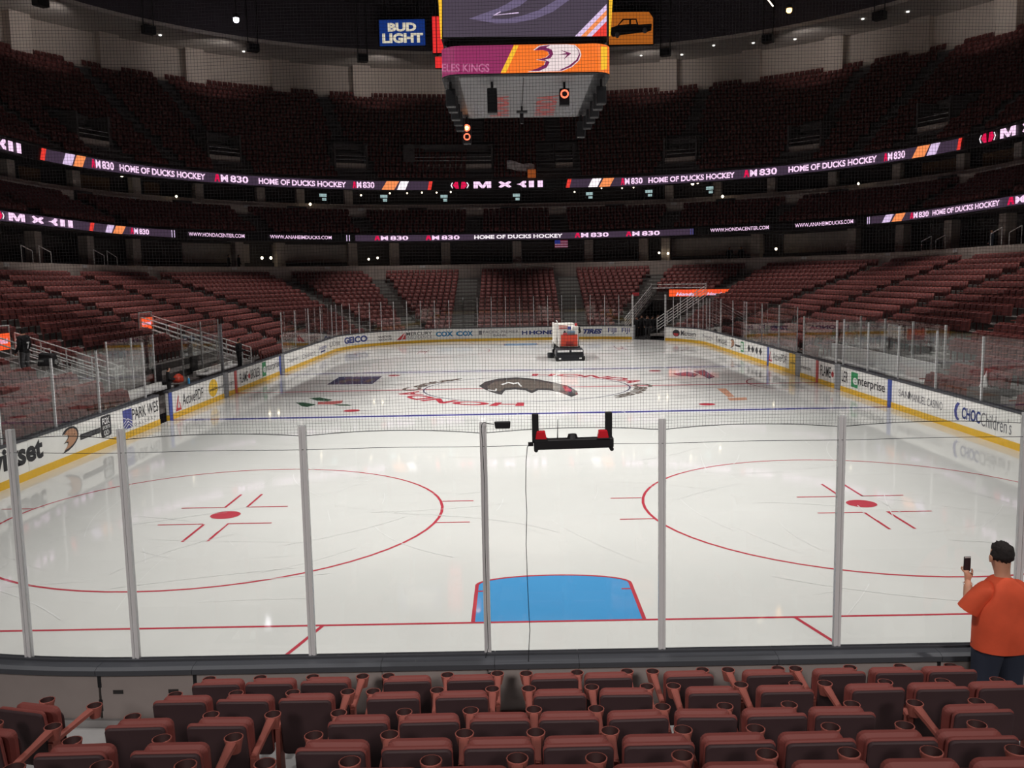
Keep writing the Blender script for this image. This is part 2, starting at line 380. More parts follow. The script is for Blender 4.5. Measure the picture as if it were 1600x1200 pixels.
mark('ice_logo_tip', [q5([(1060, 165), (1095, 170), (1120, 190), (1110, 200), (1080, 195)])], ICE_RED, 0.006)
mark('ice_logo_line', [q5([(620, 185), (660, 192), (665, 180), (672, 182), (668, 198), (618, 190)]), q5([(695, 155), (740, 140), (770, 146), (800, 142), (822, 168), (812, 168), (795, 150), (770, 155), (740, 147), (705, 160)])], ICE_SCR, 0.0065)
def badge(s, a0, a1, r0, r1, m):
    def fn(a, b):
        t = math.radians(a0+(a1-a0)*a); r = r0+(r1-r0)*b
        return (r*math.cos(t), 30.48+r*math.sin(t), 0.0045)
    mb = MB(); text_on(mb, s, fn, 0.03); return mb.build('lettering', m, ice)
badge('HONDA', 268, 186, 4.75, 5.7, ICE_RED); badge('HONDA', 86, 12, 4.75, 5.7, ICE_RED)
badge('Center', 184, 126, 4.75, 5.6, ICE_GREY); badge('Center', 8, -48, 4.75, 5.6, ICE_GREY)
mark('ice_advert', [icepx((511, 601), (530, 589), (597, 588), (582, 600))], ICE_NAVY, 0.004)
mark('ice_advert_line', [icepx((527, 597), (545, 592), (565, 593), (560, 596), (545, 595), (538, 598)), icepx((568, 597), (578, 592), (588, 592), (575, 598))], ICE_GREY, 0.005)
mark('ice_advert', [icepx((482, 622), (500, 621), (520, 625), (512, 627), (495, 626)), icepx((462, 629), (474, 629), (494, 632), (480, 636), (472, 635)), icepx((520, 632), (543, 632), (550, 634), (530, 634))], ICE_GREEN, 0.004)
mark('ice_advert', [icepx((497, 628), (520, 627), (536, 626), (534, 630), (520, 632), (496, 632))], ice_mat('ice_rose_print', rgb(200, 110, 110)), 0.0042)
mark('ice_advert', [icepx((1050, 584), (1075, 581), (1092, 585), (1085, 589), (1060, 587)), icepx((1083, 580), (1100, 578), (1117, 589), (1108, 592))], ICE_NAVY, 0.004)
mark('ice_advert', [icepx((1120, 607), (1134, 607), (1148, 620), (1138, 621)), icepx((1136, 622), (1166, 621), (1168, 625), (1140, 626))], ICE_ORANGE, 0.004)
# skate scratches: countless fine pale strokes, one object
mb = MB()
for i in range(150):
    x, y = rnd.uniform(-10, 10), rnd.uniform(4, 24); th = rnd.uniform(0, 6.28); k = rnd.uniform(-.25, .25); L = rnd.uniform(.5, 3.2); wd = rnd.uniform(.004, .012)
    if abs(x) < 3.5 and y < 7: continue
    n = 10; pts = []
    for j in range(n+1):
        pts.append((x, y)); x += math.cos(th)*L/n; y += math.sin(th)*L/n; th += k*L/n
    for j in range(n):
        (a, b), (c, d) = pts[j], pts[j+1]; L2 = math.hypot(c-a, d-b) or 1; nx, ny = -(d-b)/L2*wd, (c-a)/L2*wd
        mb.add([(a-nx, b-ny, .006), (c-nx, d-ny, .006), (c+nx, d+ny, .006), (a+nx, b+ny, .006)], [(0, 1, 2, 3)])
sc = mb.build('skate_scratches', ICE_SCR, ice); sc['kind'] = 'stuff'

# ================================================================== BOARDS
boards = thing('rink_boards', 'white dasher boards with yellow kickplate and adverts around the ice', 'boards')
def vsplit(a, b, n): return frange(a, b, n)
GATE = [(v_side(21.85), v_side(22.7)), (v_right(28.3), v_right(27.65)), (v_right(33.5), v_right(32.8)), (v_side(28.8), v_side(29.4)), (v_side(38.3), v_side(38.95))]
TUN = (v_at_px(988, 0, 0.5), v_at_px(1039, 0, 0.5))
cuts = sorted(set([-2]+vsplit(-2, -1, 18)+vsplit(-1, 0, 6)+vsplit(0, 1, 4)+vsplit(1, 2, 6)+vsplit(2, 3, 18)+list(TUN)+[x for g in GATE for x in g]))
cuts = [c for i, c in enumerate(cuts) if i == 0 or c-cuts[i-1] > 1e-6]
def board_prof(d0, d1, z0, z1): return [(d0, z0), (d1, z0), (d1, z1), (d0, z1)]
panels = []
for a, b in zip(cuts[:-1], cuts[1:]):
    mid = (a+b)/2; L = (b-a)*seg_len(mid, 0); g = 0.006/seg_len(mid, 0)
    if TUN[0] < mid < TUN[1]: continue
    isg = any(x0 < mid < x1 for x0, x1 in GATE)
    nn = max(1, int(5*L/2.2)) if math.floor(mid) in (-1, 1) else 1
    if isg:
        if GATE[0][0] < mid < GATE[0][1] and mid < v_side(22.3): continue      # the open player gate
        sweep(board_prof(-.03, .14, .02, 1.06), frange(a, b, 1), M['greyp'], 'gate_post', boards, closed=True)
        continue
    sweep(board_prof(0, .1, .18, 1.0), frange(a+g, b-g, nn), M['board'], 'board_panel', boards, closed=True)
    sweep(board_prof(-.015, .1, 0.0, .2), frange(a, b, nn), M['kick'], 'kickplate', boards, closed=True)
    sweep(board_prof(-.025, .16, 1.0, 1.07), frange(a, b, nn), M['cap'], 'cap_rail', boards, closed=True)
for yy, m, wd in ((22.86, 'blueb', .3), (30.48, 'redb', .3), (38.1, 'blueb', .3)):
    for sgn in (-1, 1):
        x0, x1 = sorted((sgn*(HX-.022), sgn*(HX+.02)))
        MB().box(x0, x1, yy-wd/2, yy+wd/2, 0.01, 1.0).build('line_stripe', M[m], boards)
# adverts, placed by where they sit along the boards
def bfn(px0, px1, z0, z1, off=-0.006):
    v0, v1 = v_at_px(px0, 0, .6), v_at_px(px1, 0, .6)
    return lambda a, b: pos(v0+(v1-v0)*a, off, z0+(z1-z0)*b)
def btext(s, px0, px1, z0, z1, m, bold=0.02, shear=0, space=1.0, off=-0.006):
    mb = MB(); text_on(mb, s, bfn(px0, px1, z0, z1, off), bold, shear, 0, space); return mb.build('lettering', M[m], boards)
def bpoly(polys, px0, px1, z0, z1, m, off=-0.005, name='emblem'):
    mb = MB(); fn = bfn(px0, px1, z0, z1, off)
    for p in polys: mb.flat(p, fn)
    return mb.build(name, M[m], boards)
UNIT = [(0, 0), (1, 0), (1, 1), (0, 1)]
DFOOT = [(0.06, 0.76), (0.16, 0.88), (0.3, 0.96), (0.5, 1.0), (0.72, 0.98), (0.9, 0.88), (0.98, 0.74), (1.0, 0.58), (0.95, 0.42), (0.82, 0.28), (0.62, 0.15), (0.36, 0.05), (0.0, 0.0), (0.18, 0.12), (0.3, 0.24), (0.34, 0.36), (0.28, 0.4), (0.1, 0.38), (0.24, 0.46), (0.36, 0.56), (0.38, 0.66), (0.32, 0.73), (0.2, 0.76)]
def shrink(poly, k, cx=.58, cy=.58): return [(cx+(x-cx)*k, cy+(y-cy)*k) for x, y in poly]
def dfoot_board(px0, px1, z0, z1):
    bpoly([DFOOT], px0, px1, z0, z1, 'tblack'); bpoly([shrink(DFOOT, .8)], px0, px1, z0, z1, 'tgold', -0.008)
    bpoly([[(.55, .68), (.8, .66), (.62, .56), (.74, .66)]], px0, px1, z0, z1, 'tblack', -0.01)
btext('kwikset', -40, 67, .42, 1.0, 'tblack', 0.04)
dfoot_board(96, 123, .3, .98)
bpoly([UNIT], 125, 157, .5, .66, 'tblack'); btext('STREAMING ON', 127, 155, .54, .62, 'tgrey', 0.01, off=-0.009)
bpoly([rrect(1, 1, .12) and [(x+.5, y+.5) for x, y in rrect(1, 1, .15)]], 157.5, 173.5, .32, .96, 'tblack')
btext('FOX', 160, 171, .7, .9, 'twhite', 0.03, off=-0.009); btext('SPORTS', 160, 171, .56, .66, 'twhite', 0.02, off=-0.009); btext('GO', 161.5, 169.5, .36, .52, 'twhite', 0.03, off=-0.009)
bpoly([UNIT], 192, 206, .3, .92, 'tpurp')
bpoly([[(0, .28), (.5, .5), (1, .3), (1, .34), (.5, .54), (0, .32)], [(0, .1), (.55, .36), (1, .1), (1, .15), (.55, .41), (0, .15)], [(.1, 0), (.6, .25), (1, .0), (.9, 0), (.6, .2), (.2, 0)], [(0, .62), (.4, .48), (.4, .51), (0, .66)]], 192, 206, .3, .92, 'twhite', -0.008)
btext('PARK WES', 206.5, 247, .5, .88, 'tblack', 0.005); btext('G A L L E R Y', 209, 243, .3, .4, 'tgrey', 0.0)
bpoly([[(0, 0), (.5, 1), (.62, .85), (.3, .18), (.8, .14), (.62, .5), (.72, .52), (1, 0)]], 274, 283, .24, .84, 'tred')
btext('ActivePDF', 285, 317, .36, .78, 'tblack', 0.005)
bpoly([circ(.5, 20, .5, .5)], 326, 340, .24, .96, 'tyel'); btext('smile', 327, 339, .5, .62, 'tblack', 0.02, off=-.009)
btext('generation', 339.5, 349, .44, .6, 'tgrey', 0.01); btext('.com', 357, 365, .44, .58, 'tgrey', .01)
btext('FLAME', 374.5, 387, .36, .8, 'tblack', 0.01); bpoly([circ(.5, 12, .5, .5), [(.4, .6), (.6, 1.4), (.7, .5)]], 387.5, 391, .42, .66, 'tred'); btext('BROILER', 391.5, 406, .36, .8, 'tblack', 0.01)
bpoly([UNIT], 409.5, 415.5, .26, .96, 'tgreen'); btext('e', 411, 415, .42, .74, 'twhite', .03, off=-.009); btext('nterprise', 416, 437, .34, .8, 'tblack', 0.01)
btext('Chapman', 448, 466, .4, .66, 'tgrey', 0.0); btext("Children's", 472, 492, .36, .66, 'tgrey', 0.0)
btext('ivans', 499, 510, .5, .76, 'tnavy', 0.01); bpoly([UNIT], 501, 508, .32, .42, 'tnavy')
btext('UC Irvine', 515, 531, .42, .8, 'tblack', 0.0)
btext('GEICO', 538, 574, .38, .86, 'tnavy', 0.045)
btext('NHL NETWORK', 591, 612, .56, .72, 'tblack', 0.02); btext('WATCH LIVE', 591, 612, .34, .48, 'tblack', 0.03)
bpoly([[(0, 0), (.95, 1), (.5, 0)], [(.62, .05), (1, .9), (1, .05)]], 619, 634, .3, .88, 'tred')
btext('MERCURY', 635, 675, .6, .86, 'tblack', 0.01); btext('INSURANCE', 635, 675, .34, .54, 'tgrey', 0.0)
btext('COX', 681, 708, .42, .82, 'tcyan', 0.05); btext('COX', 712.5, 739, .42, .82, 'tcyan', 0.05)
bpoly([UNIT], 748, 753, .5, .82, 'tgrey'); btext('PACIFIC PREMIER', 755, 810, .58, .82, 'tgrey', 0.0); btext('BANK', 771, 792, .34, .52, 'tgrey', 0.0)
btext('H', 815.5, 824, .44, .76, 'tnavy', 0.03); btext('HONDA', 827, 878, .44, .76, 'tnavy', 0.05)
btext('TIRES', 911, 941, .42, .8, 'tnavy', 0.06, 0.3)
btext('FIJI', 950, 963, .42, .88, 'tnavy', 0.01); btext('WATER', 952, 961, .28, .36, 'tcyan', 0.0); btext('FIJI', 971.5, 984, .42, .88, 'tnavy', 0.01)
bpoly([circ(.5, 18, .5, .5)], 1051, 1062, .34, .86, 'tblack'); bpoly([circ(.36, 18, .5, .42)], 1051, 1062, .34, .86, 'tred', -.009); bpoly([circ(.22, 14, .5, .5)], 1051, 1062, .34, .86, 'twhite', -.011)
btext('Microsemi', 1064, 1088, .44, .82, 'tblack', 0.01); btext('Power Matters', 1073, 1088, .28, .38, 'tgrey', 0.0)
btext('Premium', 1098, 1114, .5, .7, 'tgrey', 0.0); btext('BANK', 1104, 1112, .36, .46, 'tgrey', 0.0)
btext('Kwikset', 1119, 1136, .4, .84, 'tblack', 0.0)
dfoot_board(1141, 1147.5, .32, .9); bpoly([UNIT], 1148.5, 1157, .52, .64, 'tblack'); bpoly([UNIT], 1157.5, 1162, .3, .9, 'tgreen'); bpoly([UNIT], 1158.3, 1161, .4, .82, 'twhite', -.009)
for k in range(4): bpoly([[(.5, 0), (1, .5), (.5, 1), (0, .5)]], 1168+k*6, 1172.5+k*6, .4, .86, 'tblack')
bpoly([[(0, 0), (.5, 1), (.62, .85), (.3, .18), (.8, .14), (.62, .5), (.72, .52), (1, 0)]], 1201, 1206.5, .28, .84, 'tred')
btext('ActivePDF', 1208, 1229, .42, .8, 'tblack', 0.0)
bpoly([UNIT], 1233, 1243, .19, .99, 'tyel', name='advert_panel'); btext('smile', 1235, 1242.5, .5, .62, 'tblack', 0.02, off=-.009)
btext('eration.com', 1251.5, 1267, .42, .6, 'tblack', 0.0)
btext('FLAME', 1282, 1298, .38, .84, 'tblack', 0.01); bpoly([circ(.5, 12, .5, .5), [(.4, .6), (.6, 1.4), (.7, .5)]], 1299, 1303, .44, .68, 'tred')
btext('LER', 1315.5, 1325, .4, .84, 'tblack', 0.01)
bpoly([UNIT], 1330, 1340.5, .3, .9, 'tgreen'); btext('e', 1333, 1340, .42, .7, 'twhite', .03, off=-.009); btext('nterprise', 1341, 1383, .36, .78, 'tblack', 0.015)
btext('SAN', 1404, 1420, .5, .74, 'tgrey', 0.0); bpoly([circ(.5, 10, .5, .5)], 1419.5, 1422, .5, .78, 'tblack'); btext('MANUEL CASINO', 1422.5, 1473, .46, .72, 'tgrey', 0.0)
bpoly([[(.9, .95), (.5, 1), (.15, .8), (0, .5), (.12, .2), (.5, 0), (.9, .08), (.55, .2), (.4, .5), (.6, .8)]], 1491, 1501, .3, .86, 'tpurp')
btext('CHOC', 1503, 1532, .4, .76, 'tnavy', 0.03); btext("Children's", 1533, 1581, .36, .78, 'tgrey', 0.0)

# ---- near end boards, seen from behind
nb = thing('near_boards', 'grey backs of the boards below the near glass with dark ledge on top', 'boards')
nv = [-2.5, 0]
def near_pt(s, d, z):   # s = x along the near end, wraps into the corners
    if abs(s) <= SX: return np.array((s, -d, z))
    a = (abs(s)-SX)/CRAD; R = CRAD+d
    return np.array((math.copysign(SX+R*math.sin(a), s), SY0-R*math.cos(a), z))
def near_sweep(prof, s0, s1, m, name, parent, n=8):
    mb = MB(); rings = [[near_pt(s, d, z) for d, z in prof] for s in frange(s0, s1, n)]
    return mb.loft(rings).build(name, m, parent)
ncuts = [-9.0, -6.9, -4.78, -3.83, -1.95, -0.82, 0.02, 2.0, 3.62, 4.55, 6.6, 9.0]
for a, b in zip(ncuts[:-1], ncuts[1:]):
    g = .012 if a in (-4.78, 3.62) or b in (-4.78, -3.83, 3.62, 4.55) else .003
    near_sweep([(.06, .2), (.29, .2), (.29, 1.0), (.06, 1.0)], a+g, b-g, M['boardback'], 'back_panel', nb, 6)
    near_sweep([(.045, 0), (.12, 0), (.12, .2), (.045, .2)], a, b, M['kick'], 'kickplate', nb, 6)
    near_sweep([(.07, 1.0), (.36, 1.0), (.36, 1.05), (.31, 1.07), (.07, 1.07)], a+.002, b-.002, M['cap'], 'cap_rail', nb, 6)
near_sweep([(.16, 1.068), (.2, 1.068), (.2, 1.095), (.16, 1.095)], -9, 9, M['cap'], 'glass_channel', nb, 24)
near_sweep([(.28, .44), (.34, .44), (.34, .52), (.28, .52)], -9, 9, M['floorg'], 'skirting', nb, 24)
near_sweep([(.08, .2), (.27, .2), (.27, .99), (.08, .99)], -9, 9, M['seam'], 'frame', nb, 24)
for s in (-4.6, -4.05, 4.0, 4.75):
    near_sweep([(.285, .78), (.294, .78), (.294, .82), (.285, .82)], s-.05, s+.05, M['seam'], 'latch', nb, 1)
for s, z0, z1 in ((-4.78, .85, .99), (-4.78, .6, .72), (-3.83, .86, .99), (3.62, .86, .99)):
    near_sweep([(.285, z0), (.296, z0), (.296, z1), (.285, z1)], s-.015, s+.02, M['black'], 'hinge', nb, 1)

# ================================================================== GLASS
def glass_wall(name, label, edges, z0, z1, dd=.05, skip=(), post='post', pw=.028, fn=None):
    t = thing(name, label, 'glass')
    fn = fn or pos
    for i, (a, b) in enumerate(zip(edges[:-1], edges[1:])):
        if i in skip: continue
        e = (b-a)*.012; n = 3 if fn is near_pt or math.floor((a+b)/2) in (-1, 1) else 1
        rings = [[fn(s, dd, z0), fn(s, dd+.012, z0), fn(s, dd+.012, z1), fn(s, dd, z1)] for s in frange(a+e, b-e, n)]
        MB().loft([[np.array(q) for q in r] for r in rings]).build('glass_pane', GLASS, t)
    for i, a in enumerate(edges):
        if i in skip and i-1 in skip: continue
        p0, p1 = np.array(fn(a, dd, 0)), np.array(fn(a+1e-3, dd, 0)); tx = (p1-p0); tx /= np.linalg.norm(tx); ny = np.array((-tx[1], tx[0], 0))
        c = p0+ny*0
        mbp = MB()
        for s0, s1, d0, d1 in ((-pw, -pw*.3, -.02, .035), (pw*.3, pw, -.02, .035), (-pw*.3, pw*.3, -.008, .02)):
            base = [c+tx*s0+ny*d0, c+tx*s1+ny*d0, c+tx*s1+ny*d1, c+tx*s0+ny*d1]
            mbp.hexa([q+np.array((0, 0, z0-.02)) for q in base]+[q+np.array((0, 0, z1-.04)) for q in base])
        mbp.build(post, M['postal'], t)
    return t
NEARX = [-7.4, -5.58, -4.46, -2.67, -.89, .875, 2.645, 4.46, 6.25]
glass_wall('end_glass', 'tall clear panes with aluminium posts along the near end boards', NEARX, 1.09, 3.49, .15, pw=.034, fn=near_pt)
LG = [v_side(y) for y in (10.2, 12.4, 15.0, 17.6, 20.95)]
glass_wall('side_glass', 'clear panes above the left boards beside the player bench', LG, 1.08, 2.98, .06)
LG2 = [v_side(39.0), v_side(42.0), v_side(45.4), v_side(48.8), -1.0]+frange(-1, 0, 12)[1:]
glass_wall('corner_glass', 'clear panes above the far left corner boards', LG2, 1.08, 3.3, .06, pw=.017)
TA, TB = TUN
FG = frange(0, 1, 8)+[1+(TA-1)*k/4 for k in (1, 2, 3, 4)]
glass_wall('far_glass', 'clear panes behind the far goal end of the rink', FG, 1.08, 3.5, .06, pw=.017)
RG = [TB+(2-TB)*k/8 for k in range(9)]+[v_right(y) for y in (49.2, 46, 42.8, 39.6, 36.5, 33.6)]
glass_wall('corner_glass', 'clear panes above the far right corner boards', RG, 1.08, 3.3, .06, pw=.017)
glass_wall('penalty_box_glass', 'clear pane above the centre line stripe at the right boards', [v_right(32.6), v_right(28.4)], 1.08, 2.9, .06, pw=.05)
RG2 = [v_right(y) for y in (27.6, 25.1, 22.4, 19.6, 16.8, 14.0, 11.2)]
glass_wall('side_glass', 'clear panes above the right boards nearest the camera', RG2, 1.08, 2.98, .06)
# glass around the player benches, on the left
for nm, lb, x, y0, y1, z0, z1, n in (('bench_glass', 'long clear panes behind the near player bench', -14.95, 22.5, 26.6, .9, 2.9, 2), ('bench_glass', 'clear panes behind the far player bench', -15.3, 30.6, 35.6, .9, 3.1, 2)):
    t = thing(nm, lb, 'glass')
    for k in range(n):
        a, b = y0+(y1-y0)*k/n, y0+(y1-y0)*(k+1)/n
        MB().box(x, x+.012, a+.03, b-.03, z0, z1).build('glass_pane', GLASS, t)
    for k in range(n+1):
        a = y0+(y1-y0)*k/n; MB().box(x-.02, x+.03, a-.025, a+.025, .4, z1).build('post', M['postal'], t)
t = thing('bench_divider', 'clear divider pane with dark post between the two player benches', 'glass')
MB().box(-15.2, -13.35, 29.9, 29.912, 1.1, 3.1).build('glass_pane', GLASS, t); MB().box(-13.35, -13.25, 29.85, 29.95, .4, 3.1).build('post', M['greyp'], t)
t = thing('penalty_box_glass', 'clear panes at the back of the penalty box on the right', 'glass')
for k in range(4):
    MB().box(15.0, 15.012, 23.2+k*2.6, 25.7+k*2.6, .9, 2.9).build('glass_pane', GLASS, t); MB().box(14.97, 15.04, 23.1+k*2.6, 23.16+k*2.6, .4, 2.9).build('post', M['postal'], t)

# ================================================================== NET above the near glass
mb = MB(); sp = .031; nsx, nsz = int(13.6/sp), int(6.0/sp)
def netz0(s):
    for a, b in zip(NEARX[:-1], NEARX[1:]):
        if a <= s <= b:
            u = (s-a)/(b-a); return 3.335+.16*u*(1-u)
    return 3.33
def netp(s, z): return near_pt(s, .1+.02*math.sin(s*1.7+z*.6), z)
def strand(pts, r=.0009):
    n = len(pts); V = []
    for q in pts: V += [q+np.array((r, 0, r)), q+np.array((-r, 0, r)), q+np.array((0, r*1.2, -r))]
    F = []
    for i in range(n-1):
        for k in range(3): F.append((i*3+k, i*3+(k+1) % 3, i*3+3+(k+1) % 3, i*3+3+k))
    mb.add(V, F)
for i in range(nsx+1):
    s = -6.8+i*sp; z0 = netz0(s)
    ph = rnd.uniform(-.001, .001)
    strand([netp(s+ph+.006*math.sin(z*1.3+s*.8), z) for z in frange(z0, 3.3+nsz*sp, 14)], .0010)
for j in range(nsz+1):
    z = 3.37+j*sp
    def zz(s): return z+.012*math.sin(s*2.1+z)*(1 if j > 4 else .3)
    pts = [(s, zz(s)) for s in frange(-6.8, 6.8, 68)]
    run = []
    for s, q in pts:
        if q > netz0(s): run.append(netp(s, q))
        else:
            if len(run) > 1: strand(run, .0010)
            run = []
    if len(run) > 1: strand(run, .0010)
net = thing('safety_net', 'dark mesh safety net hanging above the near glass', 'net')
o = mb.build('mesh', M['net'], net); o['kind'] = 'stuff'
MB().tube([netp(s, netz0(s)) for s in frange(-6.8, 6.8, 120)], .004, 5).build('edge_rope', M['net'], net)
tag(MB().tube([near_pt(s, .16, 3.215+.004*math.cos(s*3.5)) for s in frange(-7.2, 7.2, 60)], .0028, 5).build('tension_cable', M['net']), 'thin cable strung across the near glass just below the net', 'cable')

# ================================================================== LOWER BOWL
V0, V1 = -2.25, 3.25
RP, RR, D0, Z0, NR = .87, .30, 1.2, .45, 16
BD = 15.0                   # the low wall at the top of the stand
def row_d(k): return D0+RP*k
def row_z(k): return Z0+RR*k
prof = [(.16, 0.3), (.16, Z0)]
for k in range(NR):
    prof += [(row_d(k)+.35, row_z(k))]
    prof += [(row_d(k)+.35, row_z(k)+RR)] if k < NR-1 else []
prof += [(BD, row_z(NR-1))]
TV1, TV2 = 1.28, 1.44       # the vehicle tunnel in the far right corner
TD = 8.6                    # its depth
VV = [q for q in vrange(V0, TV1)]
struct(sweep(prof, VV, M['tread'], 'floor_lower_stand'))['label'] = 'stepped grey concrete tiers of the lower stand'
struct(sweep(prof, vrange(TV2, V1), M['tread'], 'floor_lower_stand'))['label'] = 'stepped grey concrete tiers of the right lower stand'
kk = int((TD-D0)/RP)
prof2 = [(row_d(kk)-.1, row_z(kk)-1.0)]
for k in range(kk, NR):
    prof2 += [(row_d(k)-RP+.35, row_z(k)), (row_d(k)+.35, row_z(k))]
prof2 += [(BD, row_z(NR-1))]
struct(sweep(prof2, frange(TV1, TV2, 6), M['tread'], 'floor_lower_stand'))['label'] = 'concrete tiers above the vehicle tunnel'
# tunnel walls
for v in (TV1, TV2):
    mb = MB(); a, b = pos(v, .2, 0), pos(v, TD+6, 0)
    n = np.array((b-a)[:2]); n = np.array((-n[1], n[0], 0))/np.linalg.norm(n)*.06
    e = pos(v, TD, 0)
    mb.hexa([a-n, e-n, e+n, a+n]+[q+np.array((0, 0, h)) for q, h in ((a-n, .6), (e-n, row_z(kk)+.05), (e+n, row_z(kk)+.05), (a+n, .6))])
    mb.hexa([e-n, b-n, b+n, e+n]+[q+np.array((0, 0, 2.1)) for q in (e-n, b-n, b+n, e+n)])
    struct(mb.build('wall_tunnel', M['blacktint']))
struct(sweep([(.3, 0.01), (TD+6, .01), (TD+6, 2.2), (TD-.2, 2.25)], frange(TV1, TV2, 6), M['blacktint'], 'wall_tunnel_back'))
# aisles: (v, inner d)
AIS = [v_side(y) for y in (13.0, 27.3, 36.65, 46.0, 55.4-3.2)]+[-79/90, -45/90, -22.5/90, .004, .996, 1+22.5/90, 1+45/90, 1+79/90]+[v_right(y) for y in (52.2, 46.0, 36.65, 27.3, 18.0)]
AIS = [a for a in AIS if abs(a-v_side(52.2)) > 1e-6 and abs(a-v_right(52.2)) > 1e-6]
AW = .62
ORD = ['front', 'second', 'third', 'fourth', 'fifth', 'sixth', 'seventh', 'eighth', 'ninth', 'tenth', 'eleventh', 'twelfth', 'thirteenth', 'fourteenth', 'fifteenth', 'sixteenth', 'seventeenth', 'top']
def blocked(v, d, k):
    if TV1-.02 < v < TV2+.02 and k < kk+1: return True
    y = pos(v, d)[1]
    if v < -1 and 22.3 < y < 39 and k < 3: return True      # player benches
    if v > 2 and 22.6 < y < 34 and k < 3: return True         # penalty boxes
    if v < -1 and abs(y-23.4) < 1.15 and k < 7: return True
    if v < -1 and 21.3 < y < 23 and 2 < k < 6: return True
    if v < -1 and abs(y-36.65) < 1.4 and k < 6: return True
    return False
def in_aisle(v, d, extra=.26):
    L = seg_len(v, d)
    for a in AIS:
        if abs(v-a) < 1.5/max(L, 1):
            p, q = pos(v, d), pos(a, d)
            if math.hypot(*(p-q)[:2]) < AW+extra: return True
    return False
for a in AIS:      # lighter stair treads in each aisle, two per row
    i = AIS.index(a); nl = 5 if False else sum(1 for q in AIS if q < .5)
    where = ('%s aisle of the left stand counting from the camera' % ORD[i].replace('front', 'first')) if i < nl else ('%s aisle of the right stand counting from the camera' % ORD[len(AIS)-1-i].replace('front', 'first'))
    st = thing('aisle_stairs', 'grey aisle steps, ' + where, 'stairs')
    for k in range(NR-1):
        d0 = row_d(k)-.07; z = row_z(k); w0 = AW/seg_len(a, d0)
        if blocked(a, d0, k): continue
        mb = MB(); c = [pos(a-w0, d0, z), pos(a+w0, d0, z), pos(a+w0, d0+.42, z), pos(a-w0, d0+.42, z)]
        mb.hexa(c+[q+np.array((0, 0, RR/2)) for q in c]); mb.build('step', M['step'], st)

# bowl seat template (faces -d, width along v)
def seat_template(parts=True):
    mb = MB(); w = .225
    mb.hexa([(-w, .0, .34), (w, .0, .34), (w, .07, .34), (-w, .07, .34), (-w*.94, .1, .84), (w*.94, .1, .84), (w*.94, .16, .84), (-w*.94, .16, .84)], 0)      # backrest
    mb.hexa([(-w*.95, -.12, .38), (w*.95, -.12, .38), (w*.95, -.01, .36), (-w*.95, -.01, .36), (-w*.9, -.06, .76), (w*.9, -.06, .76), (w*.9, .05, .78), (-w*.9, .05, .78)], 1)   # seat tipped up
    mb.box(-.255, -.225, -.28, .06, .57, .61, 2)       # arm
    mb.box(-.25, -.23, -.02, .04, 0, .57, 1)           # standard
    return mb
T = seat_template(); TVt = np.array(T.v); TF = T.f; TM = T.m
SEATM = [M['seat'], M['seatd'], M['arm']]
seat_me = T.mesh('stadium_seat', SEATM)
cands = []
def frame_at(v, d):
    p0, p1 = pos(v-1e-4, d), pos(v+1e-4, d); tx = (p1-p0); tx /= np.linalg.norm(tx)
    n = pos(v, d+.01)-pos(v, d); n /= np.linalg.norm(n)
    return tx, n
def row_seats(k, d):
    out = []
    for a, b in ((V0+.1, -2), (-2, -1), (-1, 0), (0, 1), (1, 2), (2, 3), (3, V1-.1)):
        n = int((b-a)*seg_len((a+b)/2, d)/.52)
        for i in range(n):
            v = a+(i+.5)*(b-a)/n
            if not in_aisle(v, d) and not blocked(v, d, k): out.append(v)
    return out
for k in range(NR):
    d = row_d(k)
    for v in row_seats(k, d):
        p = pos(v, d, row_z(k)); px, py = pj(p+np.array((0, 0, .6)))
        dist = np.linalg.norm(p-CP); vis = -8 < px < 1608 and 380 < py < 700 and p[1] > 2
        cands.append((dist if vis else 1e6, v, k, p, v))
cands.sort(key=lambda c: c[0])
NIND = 250
def section(v): return sum(1 for a in AIS if (a < v if v < 0 else a > v))
CNT = {}
for c in sorted(cands, key=lambda c: -c[3][1]):
    key = (c[1] < 0, c[2], section(c[1])); CNT[(c[1], c[2])] = CNT.setdefault(key, 0)+1; CNT[key] += 1
NUM = ['first', 'second', 'third', 'fourth', 'fifth', 'sixth', 'seventh', 'eighth', 'ninth', 'tenth', 'eleventh', 'twelfth', 'thirteenth', 'fourteenth', 'fifteenth', 'sixteenth', 'seventeenth', 'eighteenth', 'nineteenth', 'twentieth']
NUM += ['twenty-'+n for n in NUM[:9]]+['thirtieth']+['thirty-'+n for n in NUM[:9]]+['fortieth']
for dist, v, k, p, _ in cands[:NIND]:
    tx, n = frame_at(v, row_d(k)); o = link('stadium_seat', seat_me)
    o.matrix_world = Matrix(((tx[0], n[0], 0, p[0]), (tx[1], n[1], 0, p[1]), (0, 0, 1, p[2]), (0, 0, 0, 1)))
    side = 'left' if v < 0 else 'right'; sec = section(v)
    tag(o, 'red tip-up seat, %s from the far aisle, %s row up, %s stand, %s section' % (NUM[min(CNT[(v, k)], 40)-1], ORD[k].replace('front', 'first'), side, ['nearest', 'second', 'third', 'fourth', 'fifth'][min(sec, 4)]), 'seat', 'seats of the %s row, %s stand, section %d' % (ORD[k], side, sec+1))
